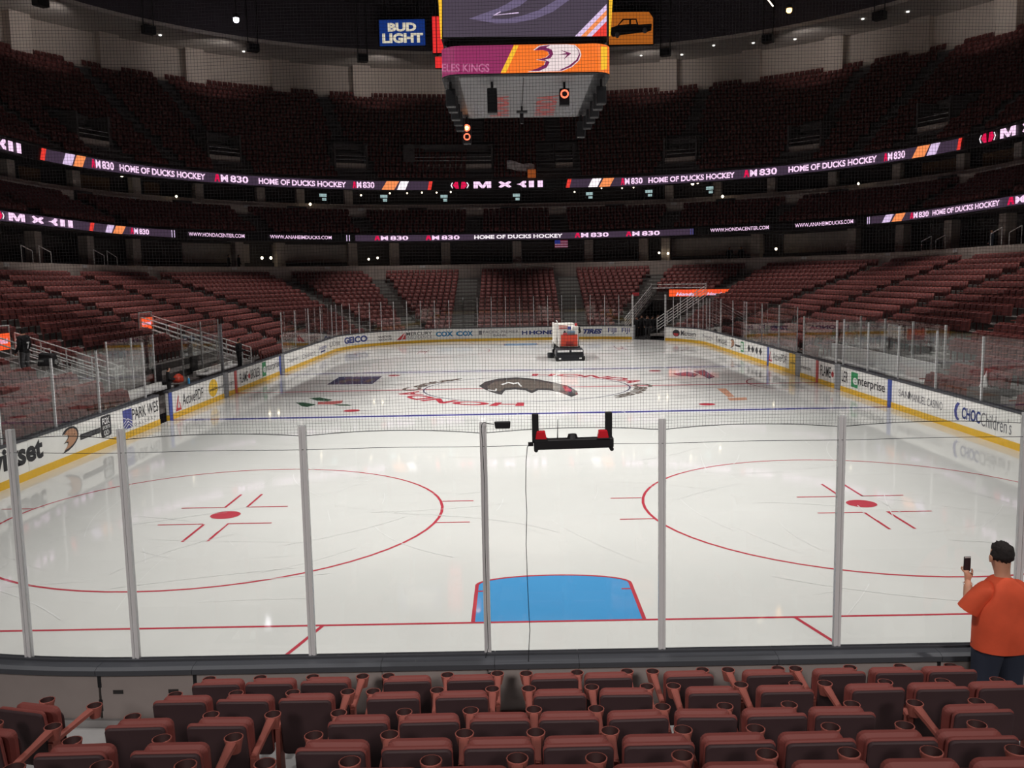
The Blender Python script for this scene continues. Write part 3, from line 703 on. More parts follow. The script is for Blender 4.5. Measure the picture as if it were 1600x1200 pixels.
def stamp(name, items, tv, tf, tm, mats, flip=1):
    n = len(items); nv = len(tv); P = np.array([q[0] for q in items]); X = np.array([q[1] for q in items]); Nn = np.array([q[2] for q in items])
    V = P[:, None, :]+tv[None, :, 0:1]*X[:, None, :]+tv[None, :, 1:2]*Nn[:, None, :]; V[:, :, 2] += tv[None, :, 2]
    F = np.array(tf)[None]+(np.arange(n)*nv)[:, None, None]
    me = bpy.data.meshes.new(name); me.vertices.add(n*nv); me.vertices.foreach_set('co', V.reshape(-1).astype(np.float32))
    nf = n*len(tf); me.loops.add(nf*4); me.loops.foreach_set('vertex_index', F.reshape(-1).astype(np.int32))
    me.polygons.add(nf); me.polygons.foreach_set('loop_start', np.arange(nf, dtype=np.int32)*4); me.polygons.foreach_set('loop_total', np.full(nf, 4, np.int32))
    for m in mats: me.materials.append(m)
    me.polygons.foreach_set('material_index', np.tile(np.array(tm, np.int32), n)); me.update(calc_edges=True); me.validate()
    return link(name, me)
rest = {}
for dist, v, k, p, _ in cands[NIND:]:
    key = 'left' if v < 0 else ('far' if v <= 1 else 'right')
    rest.setdefault(key, []).append((p, *frame_at(v, row_d(k))))
for key, its in rest.items():
    tag(stamp('stadium_seating', its, TVt, TF, TM, SEATM), {'left': 'remaining rows of red tip-up seats in the left lower stand', 'far': 'rows of red tip-up seats behind the far goal', 'right': 'remaining rows of red tip-up seats in the right lower stand'}[key], 'seating', kind='stuff')

# ================================================================== CONCOURSE, CLUB TIER, SUITES, UPPER DECK
VB = vrange(V0, V1, 20, 4)
zt = row_z(NR-1)
struct(sweep([(BD, zt-.3), (BD, 6.25), (BD+.2, 6.25), (BD+.2, 5.6), (20.6, 5.6)], VB, M['conc'], 'wall_concourse_front'))['label'] = 'low concrete wall along the top of the lower stand'
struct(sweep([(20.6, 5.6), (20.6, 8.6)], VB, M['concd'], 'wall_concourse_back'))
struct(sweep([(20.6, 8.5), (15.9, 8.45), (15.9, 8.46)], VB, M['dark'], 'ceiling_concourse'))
ctier = [(15.95, 8.42), (15.95, 9.15)]
for k in range(6): ctier += [(16.05+.85*k, 9.05+.4*k), (16.9+.85*k, 9.05+.4*k)]
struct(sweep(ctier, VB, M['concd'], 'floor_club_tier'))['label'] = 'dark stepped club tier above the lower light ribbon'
zc = 9.05+.4*5
struct(sweep([(21.15, zc), (21.15, 12.0), (21.35, 12.0), (21.35, 11.7), (22.3, 11.7), (22.3, 12.45), (22.45, 12.45), (22.45, 11.7), (24.6, 11.7)], VB, M['conc'], 'wall_suite_front'))['label'] = 'concrete parapet bands in front of the suites'
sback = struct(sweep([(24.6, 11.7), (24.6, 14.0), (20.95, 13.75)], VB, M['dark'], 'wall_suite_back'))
udk, upd, uz0, urr = 18, .84, 14.75, .62
ut = [(20.95, 13.7), (20.95, 14.75)]
for k in range(udk): ut += [(21.1+upd*k, uz0+urr*k), (21.1+upd*(k+1), uz0+urr*k)]
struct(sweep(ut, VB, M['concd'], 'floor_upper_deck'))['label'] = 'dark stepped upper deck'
zu = uz0+urr*(udk-1)
wu = struct(sweep([(36.6, zu-.2), (36.6, 29.0)], VB, M['wall'], 'wall_upper')); wu['label'] = 'plain grey wall behind the top of the upper deck'
struct(sweep([(36.7, 29.0), (29.8, 29.0), (29.8, 29.35)], VB, M['soff'], 'ceiling_soffit'))['label'] = 'pale flat soffit around the roof'
struct(sweep([(29.75, 29.35), (29.75, 34.2)], VB, M['roof'], 'wall_roof_fascia'))
struct(MB().flat(perim(31, 16), lambda a, b: (a, b, 34.0)).build('ceiling', M['roof']))['label'] = 'black arena roof'
# enclosing wall behind the camera so the bowl is closed
struct(MB().box(-62, 62, -33, -32.6, 0, 34).build('wall_near', M['roof']))
# club and upper seats as countless rows
def small_seat():
    mb = MB(); mb.hexa([(-.22, .1, .3), (.22, .1, .3), (.22, .16, .3), (-.22, .16, .3), (-.21, .16, .8), (.21, .16, .8), (.21, .22, .8), (-.21, .22, .8)], 0)
    mb.hexa([(-.21, -.02, .34), (.21, -.02, .34), (.21, .1, .34), (-.21, .1, .34), (-.2, .04, .7), (.2, .04, .7), (.2, .15, .7), (-.2, .15, .7)], 1); return mb
S2 = small_seat(); S2v = np.array(S2.v)
UAIS = sorted(AIS+[-.62, 1.62]); its = []; its2 = []
def near_v(v, d, lst, wd):
    L = seg_len(v, d); return any(abs(v-a)*L < wd for a in lst)
for k in range(6):
    d = 16.5+.85*k
    for a, b in ((V0+.05, -2), (-2, -1), (-1, 0), (0, 1), (1, 2), (2, 3), (3, V1-.05)):
        n = int((b-a)*seg_len((a+b)/2, d)/.55)
        for i in range(n):
            v = a+(i+.5)*(b-a)/n
            if not near_v(v, d, AIS, .9): its.append((pos(v, d, 9.05+.4*k), *frame_at(v, d)))
VOM = [v_at_px(x, 24.2, 16.5) for x in (85, 210, 330, 430, 552, 752, 862, 1065, 1175, 1270, 1440)]
VOM = [v_at_px(x, 23.6, 16.3) for x in (145, 350, 548, 745, 872, 1063, 1258, 1460)]
for k in range(udk):
    d = 21.45+upd*k
    for a, b in ((V0+.05, -2), (-2, -1), (-1, 0), (0, 1), (1, 2), (2, 3), (3, V1-.05)):
        n = int((b-a)*seg_len((a+b)/2, d)/.55)
        for i in range(n):
            v = a+(i+.5)*(b-a)/n
            if near_v(v, d, UAIS, .8) or (k < 7 and near_v(v, d, VOM, 2.0)): continue
            its2.append((pos(v, d, uz0+urr*k), *frame_at(v, d)))
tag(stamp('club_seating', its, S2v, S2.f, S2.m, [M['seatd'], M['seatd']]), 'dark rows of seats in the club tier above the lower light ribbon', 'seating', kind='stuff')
tag(stamp('upper_seating', its2, S2v, S2.f, S2.m, [M['seat'], M['seatd']]), 'dim rows of red seats filling the upper deck', 'seating', kind='stuff')
# vomitory portals in the upper deck
for i, v in enumerate(VOM):
    vom = thing('vomitory', 'concrete entrance portal in the upper deck, %s from the left' % ORD[i], 'portal')
    def bx(w0, w1, d0, d1, z0, z1, m, nm):
        L = seg_len(v, 23.5); c = [pos(v+w0/L, d0, z0), pos(v+w1/L, d0, z0), pos(v+w1/L, d1, z0), pos(v+w0/L, d1, z0)]
        return MB().hexa(c+[q+np.array((0, 0, z1-z0)) for q in c]).build(nm, M[m] if m in M else LED[m], vom)
    bx(-1.5, 1.5, 23.4, 23.55, 15.9, 16.6, 'conc', 'parapet'); bx(-1.7, -1.5, 23.4, 26.6, 15.3, 18.6, 'concd', 'side_wall'); bx(1.5, 1.7, 23.4, 26.6, 15.3, 18.6, 'concd', 'side_wall')
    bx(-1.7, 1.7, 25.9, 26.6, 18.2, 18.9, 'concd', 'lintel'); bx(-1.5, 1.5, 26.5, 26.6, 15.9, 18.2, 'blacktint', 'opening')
    if i == 3:
        bx(-.1, .35, 26.4, 26.49, 16.2, 17.7, 'warm', 'lit_doorway'); bx(.8, 1.15, 26.4, 26.49, 16.2, 17.7, 'warm', 'lit_doorway')
    L = seg_len(v, 23.4)
    for zz_ in (16.95, 17.3): MB().tube([pos(v-1.5/L, 23.45, zz_), pos(v+1.5/L, 23.45, zz_)], .025, 5).build('rail', M['rail'], vom)
# pillars and hanging speakers of the upper wall
for i, px in enumerate((27, 168, 303, 438, 565, 1045, 1175, 1305, 1440, 1578)):
    v = v_at_px(px, 36.2, 26.5); L = seg_len(v, 36.2)
    c = [pos(v-1.0/L, 35.6, 24.3), pos(v+1.0/L, 35.6, 24.3), pos(v+1.0/L, 36.6, 24.2), pos(v-1.0/L, 36.6, 24.2)]
    MB().hexa(c+[q+np.array((0, 0, 4.8)) for q in c]).build('pillar', M['wall'], wu)
for i, px in enumerate((60, 230, 394, 566, 1040, 1201, 1376, 1540)):
    v = v_at_px(px, 29.6, 28.6); p = pos(v, 29.4, 27.9)
    sp_ = thing('hanging_speaker', 'black box speaker hung under the soffit edge, %s from the left' % ORD[i], 'speaker', tuple(p), math.atan2(*(pos(v, 30)-pos(v, 29))[:2][::-1])+math.pi/2)
    smooth_bevel(MB().box(-.55, .55, -.4, .4, 0, .75).build('cabinet', M['black'], sp_), .05)
    for sx in (-.5, .5): MB().tube([(sx, 0, .7), (sx, 0, 6.0)], .05, 5).build('hanger', M['black'], sp_)
# small downlights on the soffit
for i, px in enumerate((15, 259, 392, 690, 1000, 1060, 1115, 1172, 1230, 1348, 1408)):
    v = v_at_px(px, 31.5, 29); p = pos(v, 31.5+(i % 3)*1.2, 28.9)
    dl = MB().tube([p, p+np.array((0, 0, .1))], .14, 10).build('downlight', led('downlight_glow', (1, .97, .92), 1.6)); tag(dl, 'tiny round downlight on the soffit, %s from the left' % ORD[i], 'light', 'soffit downlights')
# concourse columns, suite columns, section numbers, railings on the concourse
cw = bpy.data.objects['wall_concourse_back']
def vbox(name, m, parent, v, w, d0, d1, z0, z1):
    L = seg_len(v, d0); c = [pos(v-w/L, d0, z0), pos(v+w/L, d0, z0), pos(v+w/L, d1, z0), pos(v-w/L, d1, z0)]
    return MB().hexa(c+[q+np.array((0, 0, z1-z0)) for q in c]).build(name, m, parent)
for px in (62, 143, 215, 375, 440, 552, 617, 697, 808, 920, 1005, 1040, 1180, 1330, 1405, 1480, 1565):
    vbox('column', M['conc'], cw, v_at_px(px, 18.6, 7), .42, 18.6, 19.3, 5.6, 8.5)
for px0, px1 in ((285, 390), (425, 555), (1050, 1195), (1225, 1330)):
    v0, v1 = v_at_px(px0, 20.5, 7.2), v_at_px(px1, 20.5, 7.2); m = (v0+v1)/2
    sweep([(20.45, 6.7), (20.45, 8.4)], frange(v0, v1, 6), M['conc'], 'wall_panel', cw)
for px0, px1 in ((640, 690), (735, 800), (930, 990), (760, 860)):
    v0, v1 = v_at_px(px0, 19.8, 7), v_at_px(px1, 19.8, 7); sweep([(19.5, 5.6), (19.5, 6.7), (19.7, 6.9)], frange(v0, v1, 2), M['concd'], 'counter', cw)
for i, px in enumerate((9, 132, 234, 366, 512, 660, 810, 955, 1107, 1256, 1388, 1493)):
    vbox('section_sign', M['panel'], bpy.data.objects['wall_concourse_front'], v_at_px(px, BD, 6.2), .26, BD-.04, BD, 6.0, 6.22)
for i, px in enumerate((58, 210, 386, 564, 724, 884, 1053, 1230, 1402, 1560)):
    vbox('section_sign', M['panel'], bpy.data.objects['wall_suite_front'], v_at_px(px, 21.1, 11.9), .28, 21.1, 21.15, 11.75, 12.0)
for px in (18, 120, 214, 312, 408, 470, 545, 1045, 1120, 1205, 1300, 1400, 1500, 1590):
    vbox('column', M['conc'], sback, v_at_px(px, 23.4, 13), .4, 23.4, 24.0, 11.7, 14.0)
for px0, px1 in ((30, 64), (118, 172), (225, 250), (1440, 1500), (1535, 1590)):
    v0, v1 = v_at_px(px0, 24.5, 13), v_at_px(px1, 24.5, 13); sweep([(24.5, 12.0), (24.5, 13.8)], frange(v0, v1, 3), M['brown'], 'wood_panel', sback)
# dark breaks in the suite parapet (aisle mouths)
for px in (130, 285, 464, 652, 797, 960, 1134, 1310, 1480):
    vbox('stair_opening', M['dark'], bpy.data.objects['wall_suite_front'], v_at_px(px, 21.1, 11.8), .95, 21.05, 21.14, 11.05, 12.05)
# small warm lamps and screens along the suites
LAMPS = []
for i, (px, py, d, s, m) in enumerate(((276, 307, 21.3, .1, 'lampy'), (485, 319, 21.3, .13, 'lampy'), (1129, 307, 21.3, .13, 'lampy'), (1341, 287, 21.3, .1, 'lampy'), (1082, 287, 23, .16, 'lampy'), (1090, 286, 23, .1, 'lampy'),
    (405, 403, 18.3, .13, 'lampy'), (419, 403, 18.3, .13, 'lampy'), (573, 405, 18.3, .11, 'lampy'), (587, 403, 18.3, .11, 'lampy'), (1030, 395, 18.3, .11, 'lampy'), (1044, 396, 18.3, .11, 'lampy'), (1214, 389, 18.3, .12, 'lampy'), (193, 274, 23.5, .14, 'lampy'),
    (565, 305, 23, .09, 'lampy'), (610, 302, 23, .08, 'lampy'), (637, 302, 23, .08, 'lampy'), (660, 301, 23, .08, 'lampy'), (683, 301, 23, .08, 'lampy'), (705, 300, 23, .08, 'lampy'), (898, 300, 23, .08, 'lampy'), (940, 294, 23, .07, 'lampy'), (972, 294, 23, .07, 'lampy'), (990, 293, 23, .07, 'lampy'))):
    v = v_at_px(px, d, 12); lo, hi = 5., 16.
    for _ in range(40):
        mid = (lo+hi)/2
        if pj(pos(v, d, mid))[1] > py: lo = mid
        else: hi = mid
    p = pos(v, d, lo); lt = MB().loft([[p+np.array((s*r*math.cos(2*math.pi*k/10), s*r*math.sin(2*math.pi*k/10), s*h)) for k in range(10)] for r, h in ((.35, -1), (.85, -.5), (1, 0), (.85, .5), (.35, 1))]).build('wall_lamp', LED[m])
    LAMPS.append((px, 'concourse' if d < 19 else 'suite level', lt))
for lev in ('concourse', 'suite level'):
    for n_, (px, _, lt) in enumerate(sorted([q for q in LAMPS if q[1] == lev], key=lambda q: q[0])):
        tag(lt, 'small glowing lamp on the %s, %s such lamp from the left' % (lev, NUM[n_]), 'lamp', 'lamps on the '+lev)
for i, px in enumerate((505, 600, 694, 807, 921, 1014, 1109)):
    v = v_at_px(px, 21.6, 13); p = pos(v, 21.6, 12.95+.0); n = frame_at(v, 21.6)[1]; rz = math.atan2(n[1], n[0])-math.pi/2
    tv = thing('hanging_screen', 'small pale ceiling screen hung below the upper ribbon, %s from the left' % ORD[i], 'screen', tuple(p), rz)
    MB().box(-.42, .42, .02, .12, -.3, .45).build('case', M['black'], tv); MB().box(-.36, .34, 0, .02, .1, .4).build('display', LED['tv'], tv); MB().box(-.1, .3, 0, .02, -.25, .0).build('display', LED['tv'], tv)
    MB().tube([(0, .07, .4), (0, .07, .85)], .04, 5).build('hanger', M['black'], tv)
# short handrails at the concourse wall
for i, (px0, py0, px1, py1) in enumerate(((34, 383, 51, 392), (62, 384, 80, 394), (147, 390, 163, 399), (168, 392, 183, 402), (1440, 377, 1455, 369), (1462, 375, 1477, 367), (1548, 365, 1565, 355), (1577, 363, 1596, 352))):
    v0, v1 = v_at_px(px0, 15.6, 6.6), v_at_px(px1, 15.6, 6.6)
    def zof(v, py):
        lo, hi = 5., 10.
        for _ in range(40):
            mid = (lo+hi)/2
            if pj(pos(v, 15.6, mid))[1] > py: lo = mid
            else: hi = mid
        return lo
    a, b = pos(v0, 15.6, zof(v0, py0)), pos(v1, 15.6, zof(v1, py1))
    h = thing('handrail', 'short steel stair handrail on the concourse wall, %s from the left' % ORD[i], 'handrail', tuple(a*np.array((1, 1, 0))+np.array((0, 0, 5.6))))
    o0 = np.array(h.location); hi_, lo_ = (a, b) if a[2] > b[2] else (b, a)
    MB().tube([a-o0, b-o0], .03, 6).build('rail', M['rail'], h)
    for q in (a, b): MB().tube([q-o0, np.array((q[0], q[1], 5.6))-o0], .025, 6).build('post', M['rail'], h)

# ================================================================== LED RIBBONS
def ribbon(name, label, d, z0, z1):
    t = thing(name, label, 'led ribbon')
    sweep([(d, z0), (d+.08, z0), (d+.08, z1), (d, z1)], VB, M['black'], 'housing', t, closed=True); return t
def rfn(d, z0, z1, px0, px1):
    zc_ = (z0+z1)/2; v0, v1 = v_at_px(px0, d, zc_), v_at_px(px1, d, zc_)
    return lambda a, b: pos(v0+(v1-v0)*a, d, z0+(z1-z0)*b)
up = ribbon('led_ribbon', 'long upper light ribbon with scrolling hockey messages under the upper deck', 20.9, 13.75, 14.65)
lo_r = ribbon('led_ribbon', 'lower light ribbon with web addresses and messages above the concourse', 15.8, 8.5, 9.12)
UZ, LZ = (13.78, 14.62), (8.53, 9.09)
def rband(t, d, Z, px0, px1, m='band', sl=0.0, off=-.03, name='lit_band'):
    v0, v1 = v_at_px(px0, d, sum(Z)/2), v_at_px(px1, d, sum(Z)/2)
    if sl == 0: return sweep([(d+off, Z[0]), (d+off, Z[1])], vrange(v0, v1, 20, 3), LED[m], name, t)
    fn = rfn(d+off, Z[0], Z[1], px0, px1); return MB().flat([(0, 0), (1-sl, 0), (1, 1), (sl, 1)], fn).build(name, LED[m], t)
def rtext(t, d, Z, s, px0, px1, m='text', z=(.18, .82), bold=0.035, sp=1.0):
    h = Z[1]-Z[0]; mb = MB(); text_on(mb, s, rfn(d-.1, Z[0]+h*z[0], Z[0]+h*z[1], px0, px1), bold, 0, 0, sp); return mb.build('lettering', LED[m], t)
def am830(t, d, Z, px0, px1):
    w_ = px1-px0; h = Z[1]-Z[0]
    mb = MB(); mb.flat([(0, 0), (.3, 0), (.42, .35), (.58, .35), (.7, 0), (1, 0), (.72, 1), (.28, 1)], rfn(d-.1, Z[0]+h*.12, Z[0]+h*.9, px0, px0+w_*.17)); mb.build('letter_a', LED['crimson'], t)
    rtext(t, d, Z, 'M', px0+w_*.19, px0+w_*.40, z=(.15, .88), bold=.035); rtext(t, d, Z, '830', px0+w_*.47, px0+w_, z=(.15, .88), bold=.03)
def mxxii(t, d, Z, px0, px1, marks=True):
    h = Z[1]-Z[0]; w_ = px1-px0; P = lambda a, b: rfn(d-.1, Z[0]+h*.12, Z[0]+h*.9, px0+w_*a, px0+w_*b)
    if marks:
        m1 = MB(); f = P(0, .2)
        m1.flat([(.12, .5), (.28, 0), (.45, 0), (.4, 1), (.25, 1)], f); m1.flat([(.55, 0), (.75, 0), (.9, .5), (.78, 1), (.6, 1)], f); m1.build('emblem', LED['crimson'], t)
        m2 = MB(); m2.flat([(0, .5), (.08, .9), (.14, .9), (.06, .5), (.14, .05), (.08, .05)], f); m2.flat([(1, .5), (.92, .9), (.86, .9), (.94, .5), (.86, .05), (.92, .05)], f); m2.build('emblem', LED['white'], t)
    f = P(.25, .44); mb = MB()
    mb.flat([(0, 0), (.24, 0), (.24, .55), (.45, 0), (.6, 0), (.76, .55), (.76, 0), (1, 0), (1, 1), (.68, 1), (.52, .4), (.34, 1), (0, 1)], f); mb.build('roman_numeral', LED['text'], t)
    f = P(.52, .66); MB().flat([(0, .15), (.2, 0), (.5, .3), (.8, 0), (1, .15), (.78, .5), (1, .85), (.8, 1), (.5, .7), (.2, 1), (0, .85), (.22, .5)], f).build('roman_numeral', LED['text'], t)
    f = P(.71, .82); MB().flat([(0, .5), (.4, .38), (.7, 0), (1, 0), (1, .3), (.8, .5), (1, .7), (1, 1), (.7, 1), (.4, .62)], f).build('roman_numeral', LED['text'], t)
    MB().flat(UNIT, P(.85, .905)).build('roman_numeral', LED['text'], t); MB().flat(UNIT, P(.945, 1.0)).build('roman_numeral', LED['text'], t)
UD, LD = 20.9, 15.8
for a, b in ((68, 672), (888, 1502)): rband(up, UD, UZ, a, b)
mxxii(up, UD, UZ, -100, 33, False)
rband(up, UD, UZ, 62, 73, 'red', .35, -.07, 'light_bar'); rband(up, UD, UZ, 97, 118, 'lav', .3, -.07, 'light_bar'); rband(up, UD, UZ, 114, 135, 'orange', .32, -.075, 'light_bar')
am830(up, UD, UZ, 143, 178); rtext(up, UD, UZ, 'HOME OF DUCKS HOCKEY', 187, 321); am830(up, UD, UZ, 335, 388); rtext(up, UD, UZ, 'HOME OF DUCKS HOCKEY', 404, 541); am830(up, UD, UZ, 551, 585)
rband(up, UD, UZ, 596, 624, 'orange', .3, -.07, 'light_bar'); rband(up, UD, UZ, 620, 639, 'white', .32, -.075, 'light_bar'); rband(up, UD, UZ, 668, 676, 'red', .35, -.07, 'light_bar')
mxxii(up, UD, UZ, 704, 848)
rband(up, UD, UZ, 884, 893, 'red', .35, -.07, 'light_bar'); rband(up, UD, UZ, 919, 940, 'white', .32, -.075, 'light_bar'); rband(up, UD, UZ, 936, 960, 'orange', .3, -.07, 'light_bar')
am830(up, UD, UZ, 970, 1004); rtext(up, UD, UZ, 'HOME OF DUCKS HOCKEY', 1013, 1148); am830(up, UD, UZ, 1162, 1214); rtext(up, UD, UZ, 'HOME OF DUCKS HOCKEY', 1232, 1370); am830(up, UD, UZ, 1381, 1414)
rband(up, UD, UZ, 1425, 1453, 'orange', .3, -.07, 'light_bar'); rband(up, UD, UZ, 1448, 1469, 'lav', .32, -.075, 'light_bar'); rband(up, UD, UZ, 1495, 1503, 'red', .35, -.07, 'light_bar')
mxxii(up, UD, UZ, 1530, 1660)
for a, b in ((-8, 267), (555, 1083), (1362, 1608)): rband(lo_r, LD, LZ, a, b)
mxxii(lo_r, LD, LZ, -20, 114)
rband(lo_r, LD, LZ, 139, 148, 'red', .35, -.07, 'light_bar'); rband(lo_r, LD, LZ, 164, 179, 'lav', .32, -.075, 'light_bar'); rband(lo_r, LD, LZ, 176, 197, 'orange', .3, -.07, 'light_bar')
am830(lo_r, LD, LZ, 204, 233); rband(lo_r, LD, LZ, 267, 268.2, 'lav', 0, -.07, 'light_bar'); rband(lo_r, LD, LZ, 271, 272.2, 'lav', 0, -.07, 'light_bar')
rtext(lo_r, LD, LZ, 'WWW.HONDACENTER.COM', 295, 382, z=(.3, .85), bold=.008); rtext(lo_r, LD, LZ, 'WWW.ANAHEIMDUCKS.COM', 422, 518, z=(.3, .85), bold=.008)
rband(lo_r, LD, LZ, 541, 542.2, 'lav', 0, -.07, 'light_bar'); rband(lo_r, LD, LZ, 545, 546.2, 'lav', 0, -.07, 'light_bar')
am830(lo_r, LD, LZ, 585, 638); am830(lo_r, LD, LZ, 665, 718); rtext(lo_r, LD, LZ, 'HOME OF DUCKS HOCKEY', 741, 879, 'white'); am830(lo_r, LD, LZ, 898, 951); am830(lo_r, LD, LZ, 978, 1031)
rband(lo_r, LD, LZ, 1079, 1080.2, 'edge', 0, -.07, 'light_bar'); rband(lo_r, LD, LZ, 1082.5, 1083.7, 'edge', 0, -.07, 'light_bar')
rtext(lo_r, LD, LZ, 'WWW.HONDACENTER.COM', 1110, 1201, z=(.3, .85), bold=.008); rtext(lo_r, LD, LZ, 'WWW.ANAHEIMDUCKS.COM', 1242, 1333, z=(.3, .85), bold=.008)
rband(lo_r, LD, LZ, 1356, 1357.2, 'lav', 0, -.07, 'light_bar'); rband(lo_r, LD, LZ, 1359, 1360.2, 'lav', 0, -.07, 'light_bar')
rband(lo_r, LD, LZ, 1378, 1396, 'lav', .32, -.075, 'light_bar'); rband(lo_r, LD, LZ, 1393, 1415, 'orange', .3, -.07, 'light_bar')
am830(lo_r, LD, LZ, 1422, 1451); rtext(lo_r, LD, LZ, 'HOME OF DUCKS HOCKEY', 1457, 1562); am830(lo_r, LD, LZ, 1574, 1640)

# ================================================================== SCOREBOARD
sb = thing('scoreboard', 'centre-hung scoreboard with large screen and curved orange light ring', 'scoreboard', (0.13, 31.35, 12.7))
SBY0, SBY1, SBW = 26.7, 36.0, 3.3
def sring(z, k=1.0, r=.75):
    return [(x*1.0, y+0, z) for x, y in [(p[0], p[1]) for p in rrect(2*SBW*k, (SBY1-SBY0)*k, r, 6)]]
mb = MB(); R0, R1 = sring(0.02), sring(1.08); mb.loft([R0, R1], 0, False)
ringo = mb.build('light_ring', [LED['magenta'], LED['oring'], LED['plum']], sb)
def ofs(p): return np.asarray(p)-np.array((0.13, 31.35, 12.7))
yf = SBY0-.012
def spx(px, py, y=None): return ofs(at(px, py, 1, yf if y is None else y))
xsl0 = spx(782, 112)[0]
for f in ringo.data.polygons:
    f.material_index = 0 if f.center.x < xsl0-.1 else 1
def spoly(name, pts, m, y=None, parent=sb):
    mb = MB(); P = [spx(px, py, y) for px, py in pts]
    tri = tessellate_polygon([[Vector((p[0], p[2], 0)) for p in P]]); mb.add(P, [tuple(t) for t in tri]); return mb.build(name, LED[m] if m in LED else M[m], parent)
def c1(pts): return [(680+x/4.444, y/4.444) for x, y in pts]
yo = SBY0-.01-31.35; pa, pb, pc, pd = spx(802.6, 70.9), spx(782.4, 113.2), 1.08, .02
MB().add([(-SBW+.75, yo, pd), (pb[0], yo, pd), (pa[0], yo, pc), (-SBW+.75, yo, pc)], [(0, 1, 2, 3)]).build('light_panel', LED['magenta'], sb)
MB().add([(pb[0], yo, pd), (SBW-.75, yo, pd), (SBW-.75, yo, pc), (pa[0], yo, pc)], [(0, 1, 2, 3)]).build('light_panel', LED['oring'], sb)
spoly('light_stripe', c1([(548, 315), (580, 314), (492, 503), (455, 504)]), 'yellow', SBY0-.016)
for k, pts in enumerate((c1([(1150, 322), (1195, 326), (1192, 480), (1150, 486)]),)): spoly('light_stripe', pts, 'yellow', SBY0-.02)
dl = [(680, 348), (720, 318), (790, 308), (900, 306), (970, 312), (1005, 345), (1015, 380), (1000, 420), (950, 465), (880, 495), (640, 500), (700, 480), (755, 452), (765, 425), (700, 415), (765, 400), (790, 380), (780, 355), (740, 345)]
spoly('team_emblem', c1(dl), 'pale', SBY0-.03); cxx, cyy = 850, 400
spoly('team_emblem', c1([(cxx+(x-cxx)*.95, cyy+(y-cyy)*.95) for x, y in dl]), 'plum', SBY0-.04)
spoly('team_emblem', c1([(800, 312), (900, 309), (965, 318), (993, 350), (998, 378), (980, 415), (930, 455), (860, 488), (720, 494), (775, 468), (795, 430), (760, 414), (800, 405), (820, 375), (810, 345), (770, 330)]), 'pale', SBY0-.05)
spoly('team_emblem', c1([(865, 345), (945, 370), (890, 415), (915, 380), (855, 380), (910, 368)]), 'plum', SBY0-.06)
mb = MB(); text_on(mb, 'ELES KINGS', lambda a, b: spx(690.5+a*74, 112.5-b*13, SBY0-.03), .02, 0, 0); mb.build('lettering', LED['pinktxt'], sb)
smooth_bevel(MB().loft([sring(1.08, .985), sring(1.36, .97)]).build('upper_collar', M['black'], sb), .02)
MB().loft([sring(-.02, 1.003), sring(.03, 1.003)]).build('lower_rim', M['black'], sb)
MB().box(-2.62, 2.62, -4.5, 4.45, -.06, -.02).build('underside_panel', M['under'], sb)
# underside adverts
for xs, flip in ((-1.15, 0), (1.0, 0)):
    mb = MB(); text_on(mb, 'HONDA', lambda a, b: (xs-(b-.5)*.95, 3.9-a*4.7+.0, -.066), .04); mb.build('lettering', mat('print_dull_red', rgb(150, 52, 50), .6), sb)
for xs in (-2.2, 2.05):
    mb = MB(); text_on(mb, 'Center', lambda a, b: (xs-(b-.5)*.7, 3.9-a*3.0, -.066), .0); mb.build('lettering', M['tgrey'], sb)
mb = MB(); mb.tube([(-.1, 1.6, -.06), (-.1, 1.6, -.35)], .05); mb.tube([(-.35, 1.6, -.3), (.15, 1.6, -.3)], .07); mb.tube([(-.1, 2.9, -.06), (-.1, 2.9, -.6)], .1); mb.tube([(-.1, 1.6, -.1), (-.1, -4.2, -.07)], .015); mb.build('camera_rig', M['black'], sb)
def fixture(x, y, lit, h=.55):
    f = MB(); f.box(x-.05, x+.05, y-.05, y+.05, -.4, -.02); f.box(x-.2, x+.2, y-.16, y+.2, -.4-h, -.32)
    o = f.build('light_fixture', M['black'], sb); smooth_bevel(o, .04)
    for j in range(lit):
        zc_ = -.55-.42*j; mb = MB(); n = 16
        mb.loft([[(x+r*math.cos(2*math.pi*k/n), y-.165-dy, zc_+r*math.sin(2*math.pi*k/n)) for k in range(n)] for r, dy in ((.17, 0), (.17, .03), (.11, .03), (.11, 0))], 0, False); mb.build('glowing_ring', LED['fix'], o)
    if lit > 1:
        MB().loft([[(x+.1*math.cos(2*math.pi*k/12), y-.18, -.55+.1*math.sin(2*math.pi*k/12)) for k in range(12)], [(x+.1*math.cos(2*math.pi*k/12), y-.165, -.55+.1*math.sin(2*math.pi*k/12)) for k in range(12)]]).build('bulb', LED['lampo'], o)
fixture(-2.75, 4.3, 2, .9); fixture(1.55, -3.3, 1, .6); fixture(-1.35, -3.6, 0, .9); fixture(2.8, 4.2, 0, .7)
for sx in (-3.0, 3.0):
    for y in (-3.6, -2.2, -.6, 1.2, 2.9): fixture(sx, y, 0, .45+.2*((y*7) % 1))
